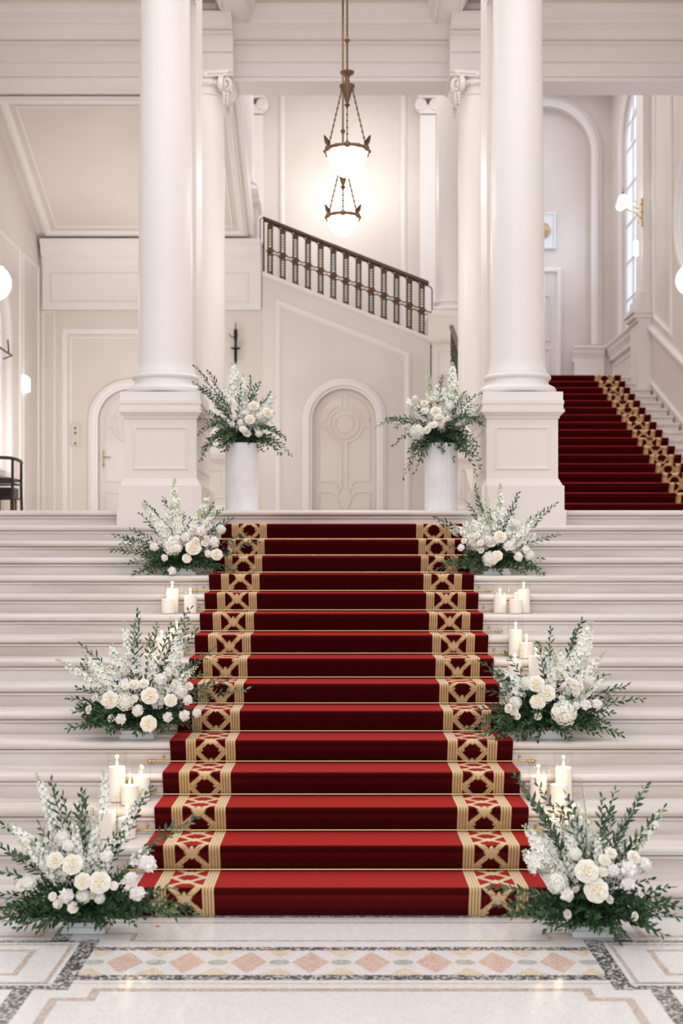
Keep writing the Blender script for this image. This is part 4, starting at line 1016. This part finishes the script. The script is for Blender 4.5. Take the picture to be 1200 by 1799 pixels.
arrangement('white flower arrangement with long trailing leaves on the white ribbed plinth at right', 775, 768, 11.4, LAND+.577, dict(
    rose=[(766,722.7,9.5),(772,738,10)], carn=[(806,724,8),(729,700,7),(768,680,6),(707,750,6)],
    bud=[(745,722,7),(745,708,6),(788,735,5),(757,746,5),(762,700,5)], hyd=[(733,759,14),(790,715,8)],
    spike=[(751,697,748,635,6,.85),(795,697,795,637,8,.15),(765,705,767,672,8),(780,705,782,680,7),(722,715,716,700,6),(757,705,755,685,7)],
    leaf=[(663,750),(680,735),(693,781),(709,838),(720,820),(739,809),(816,690),(845,690),(847,734),(847,748),(840,783),(836,831),(828,800),(797,807),(777,664),(843,820),(720,790),(735,720),(830,710),(810,780)]), tray=False, core=.05, seed=18, mass=44, massw=.8)

# ------------------------------------------------------------------ candles
def candle(px, ytop, k, side, desc, yb=None, D=None, gl=.075):
    # stands on tread k (height k*H) at distance D
    D = D or (6.4+k*T-.13); x = (px-600)*D/F; zb = k*H+.0006; top = CZ-(ytop-YH)*D/F; h = max(.07, top-zb); r = .047
    L = (x, D+CY, zb)
    t = thing('pillar_candle', 'lit white pillar candle, '+desc, 'candle', (L[0],L[1],L[2]+.004), side)
    b = MB(); b.lathe([(r*.97,0),(r,.004),(r,h-.006),(r*.96,h),(r*.6,h-.003),(.001,h-.006)], seg=28); b.obj('wax', wax_m, t, 50)
    b = MB(); b.tube([(0,0,h-.006),(.001,0,h+.008)], .0014, 5); b.obj('wick', wick_m, t)
    b = MB(); b.lathe([(.001,h+.003),(.0050,h+.008),(.0070,h+.016),(.0052,h+.026),(.0024,h+.036),(.0004,h+.044)], seg=10); b.obj('flame', flame_m, t, 180)
    l = bpy.data.lights.new('candle_light', 'POINT'); l.energy = .3; l.color = (1,.72,.42); l.shadow_soft_size = .012
    lo = bpy.data.objects.new('candle_light', l); C.objects.link(lo); lo.location = (L[0], L[1], L[2]+h+.045)
    R_ = r+.0075; hg = h+gl+.01
    b = MB(); b.lathe([(.001,.001),(R_,.001),(R_,hg),(R_-.003,hg+.001),(R_-.003,hg-.006)], seg=32, cap=False)
    o = b.obj('glass_cylinder', glass_m, None, 50, L)
    tag(o, 'clear glass cylinder around '+desc, 'candle holder', side+' glass cylinders')
G1 = 'candles on the steps left of the runner'; G2 = 'candles on the steps right of the runner'
candle(295, 1053, 10, G1, 'the short one in the upper left trio', D=9.38)
candle(302.5, 1034.6, 10, G1, 'the tall one in the upper left trio', D=9.50, gl=.05)
candle(334.5, 1047, 10, G1, 'the one nearest the runner in the upper left trio', D=9.46)
candle(284, 1123, 8, G1, 'the middle one behind the mid left flowers', D=8.84)
candle(311, 1105, 8, G1, 'the tallest one behind the mid left flowers', D=8.86)
candle(262, 1150, 7, G1, 'the low leftmost one behind the mid left flowers', D=8.5)
candle(300, 1160, 7, G1, 'the half hidden one in front behind the mid left flowers', D=8.48)
candle(205.5, 1348, 3, G1, 'the tallest one above the lower left flowers', D=7.22)
candle(248.5, 1366, 3, G1, 'the one nearest the runner above the lower left flowers', D=7.24)
candle(228, 1381, 3, G1, 'the short front one above the lower left flowers', D=7.12)
candle(188, 1427, 2, G1, 'the left one just behind the lower left flowers', D=6.90)
candle(223, 1438, 2, G1, 'the low right one just behind the lower left flowers', D=6.90)
candle(878.5, 1047, 10, G2, 'the one nearest the runner in the upper right trio', D=9.46)
candle(906.5, 1054, 10, G2, 'the short one in the upper right trio', D=9.38)
candle(920, 1036, 10, G2, 'the tall one in the upper right trio', D=9.50, gl=.05)
candle(906, 1107.5, 8, G2, 'the tallest one behind the mid right flowers', D=8.86)
candle(925, 1130, 8, G2, 'the stepped second one behind the mid right flowers', D=8.72)
candle(941.5, 1153, 7, G2, 'the half hidden right one behind the mid right flowers', D=8.44)
candle(905, 1164, 7, G2, 'the low left one behind the mid right flowers', D=8.46)
candle(946, 1365, 3, G2, 'the one nearest the runner above the lower right flowers', D=7.20)
candle(990, 1349, 3, G2, 'the tallest one above the lower right flowers', D=7.24)
candle(982, 1379.5, 3, G2, 'the short front one above the lower right flowers', D=7.10)
candle(972, 1441, 2, G2, 'the left one just behind the lower right flowers', D=6.90)
candle(1008, 1436, 2, G2, 'the right one just behind the lower right flowers', D=6.90)
p = fl(277, 1628); b = MB(); b.sphere((p[0],p[1],.004), .011, 10, 6, (1,.8,.3)); tag(b.obj('floor_glow_spot', mat('orange_glow', (250,120,60), .5)), 'tiny orange candle glow painted as a spot on the floor near the left flowers', 'glow spot')  # orange bead stands in for a glowing reflection on the floor

# ------------------------------------------------------------------ light
w = bpy.data.worlds.new('World'); bpy.context.scene.world = w; w.use_nodes = True
bg = w.node_tree.nodes['Background']; bg.inputs[0].default_value = (.985,1,1.03,1); bg.inputs[1].default_value = 1.44
def area(loc, rot, size, energy, col=(1,1,1), sy=None):
    l = bpy.data.lights.new('area', 'AREA'); l.energy = energy; l.color = col; l.shape = 'RECTANGLE'; l.size = size; l.size_y = sy or size
    o = bpy.data.objects.new('area_light', l); C.objects.link(o); o.location = loc; o.rotation_euler = rot; return o
area((0,1.5,7.6), (0,0,0), 8, 78, (.98,1,1.05), 5)               # added overhead lamp over the stairs, no fixture there
area((0,12.0,9.9), (0,0,0), 7, 120, (1,.98,.96), 4)                # added fill lamp under the stair hall ceiling
area((2.9,13.4,9.6), (0,0,0), 2.6, 16, (.78,.88,1), 2.4)
area((0,6.6,8.0), (0,0,0), 7, 70, (1,.99,1), 2)
area((-2.8,9.6,3.2), (pi*.62,0,0), 2.4, 26, (1,.95,.9), .6)  # unseen fill lamp in place of bounced light on the left soffit
area((0,2.5,7.3), (pi*.5,0,0), 7, 13, (1,.99,.97), 1)              # unseen lamp added to brighten the beam front
area((0,6.0,7.65), (pi,0,0), 7.5, 26, (1,.96,.9), 2.4)             # unseen upward lamp added to lift the dark coffers
area((-2.8,10.4,5.6), (pi,0,0), 2.2, 8, (1,.96,.9), 1.6)            # floating lamp added to brighten the sloping soffit
area((4.3,13.3,7.2), (0,pi/2,0), 1.4, 24, (.70,.82,1), 2.6)       # daylight from the right window
area((-4.1,9.3,4.2), (0,-pi/2,0), 1.4, 9, (.9,.95,1), 1.6)
l = bpy.data.lights.new('halo', 'POINT'); l.energy = 44; l.color = (1,.97,.92); l.shadow_soft_size = .25
o = bpy.data.objects.new('halo_light', l); C.objects.link(o); o.location = (.03, 13.9, 7.9)  # unseen lamp added before the back wall to mimic the pendants' bloom

# ------------------------------------------------------------------ camera
cam = bpy.data.cameras.new('Camera'); co = bpy.data.objects.new('Camera', cam); C.objects.link(co)
co.location = (0, CY, CZ); co.rotation_euler = (pi/2, 0, 0)
cam.sensor_fit = 'VERTICAL'; cam.sensor_height = 36; cam.sensor_width = 24; cam.lens = F/1799*36
cam.shift_y = (YH-899.5)/1799
cam.dof.use_dof = True; cam.dof.focus_distance = 8.4; cam.dof.aperture_fstop = 2.1
sc = bpy.context.scene; sc.camera = co
sc.view_settings.view_transform = 'Standard'; sc.view_settings.look = 'None'; sc.view_settings.exposure = 0
sc.cycles.max_bounces = 6; sc.cycles.diffuse_bounces = 4; sc.cycles.transparent_max_bounces = 16; sc.cycles.caustics_reflective = False; sc.cycles.caustics_refractive = False
sc.cycles.use_denoising = True
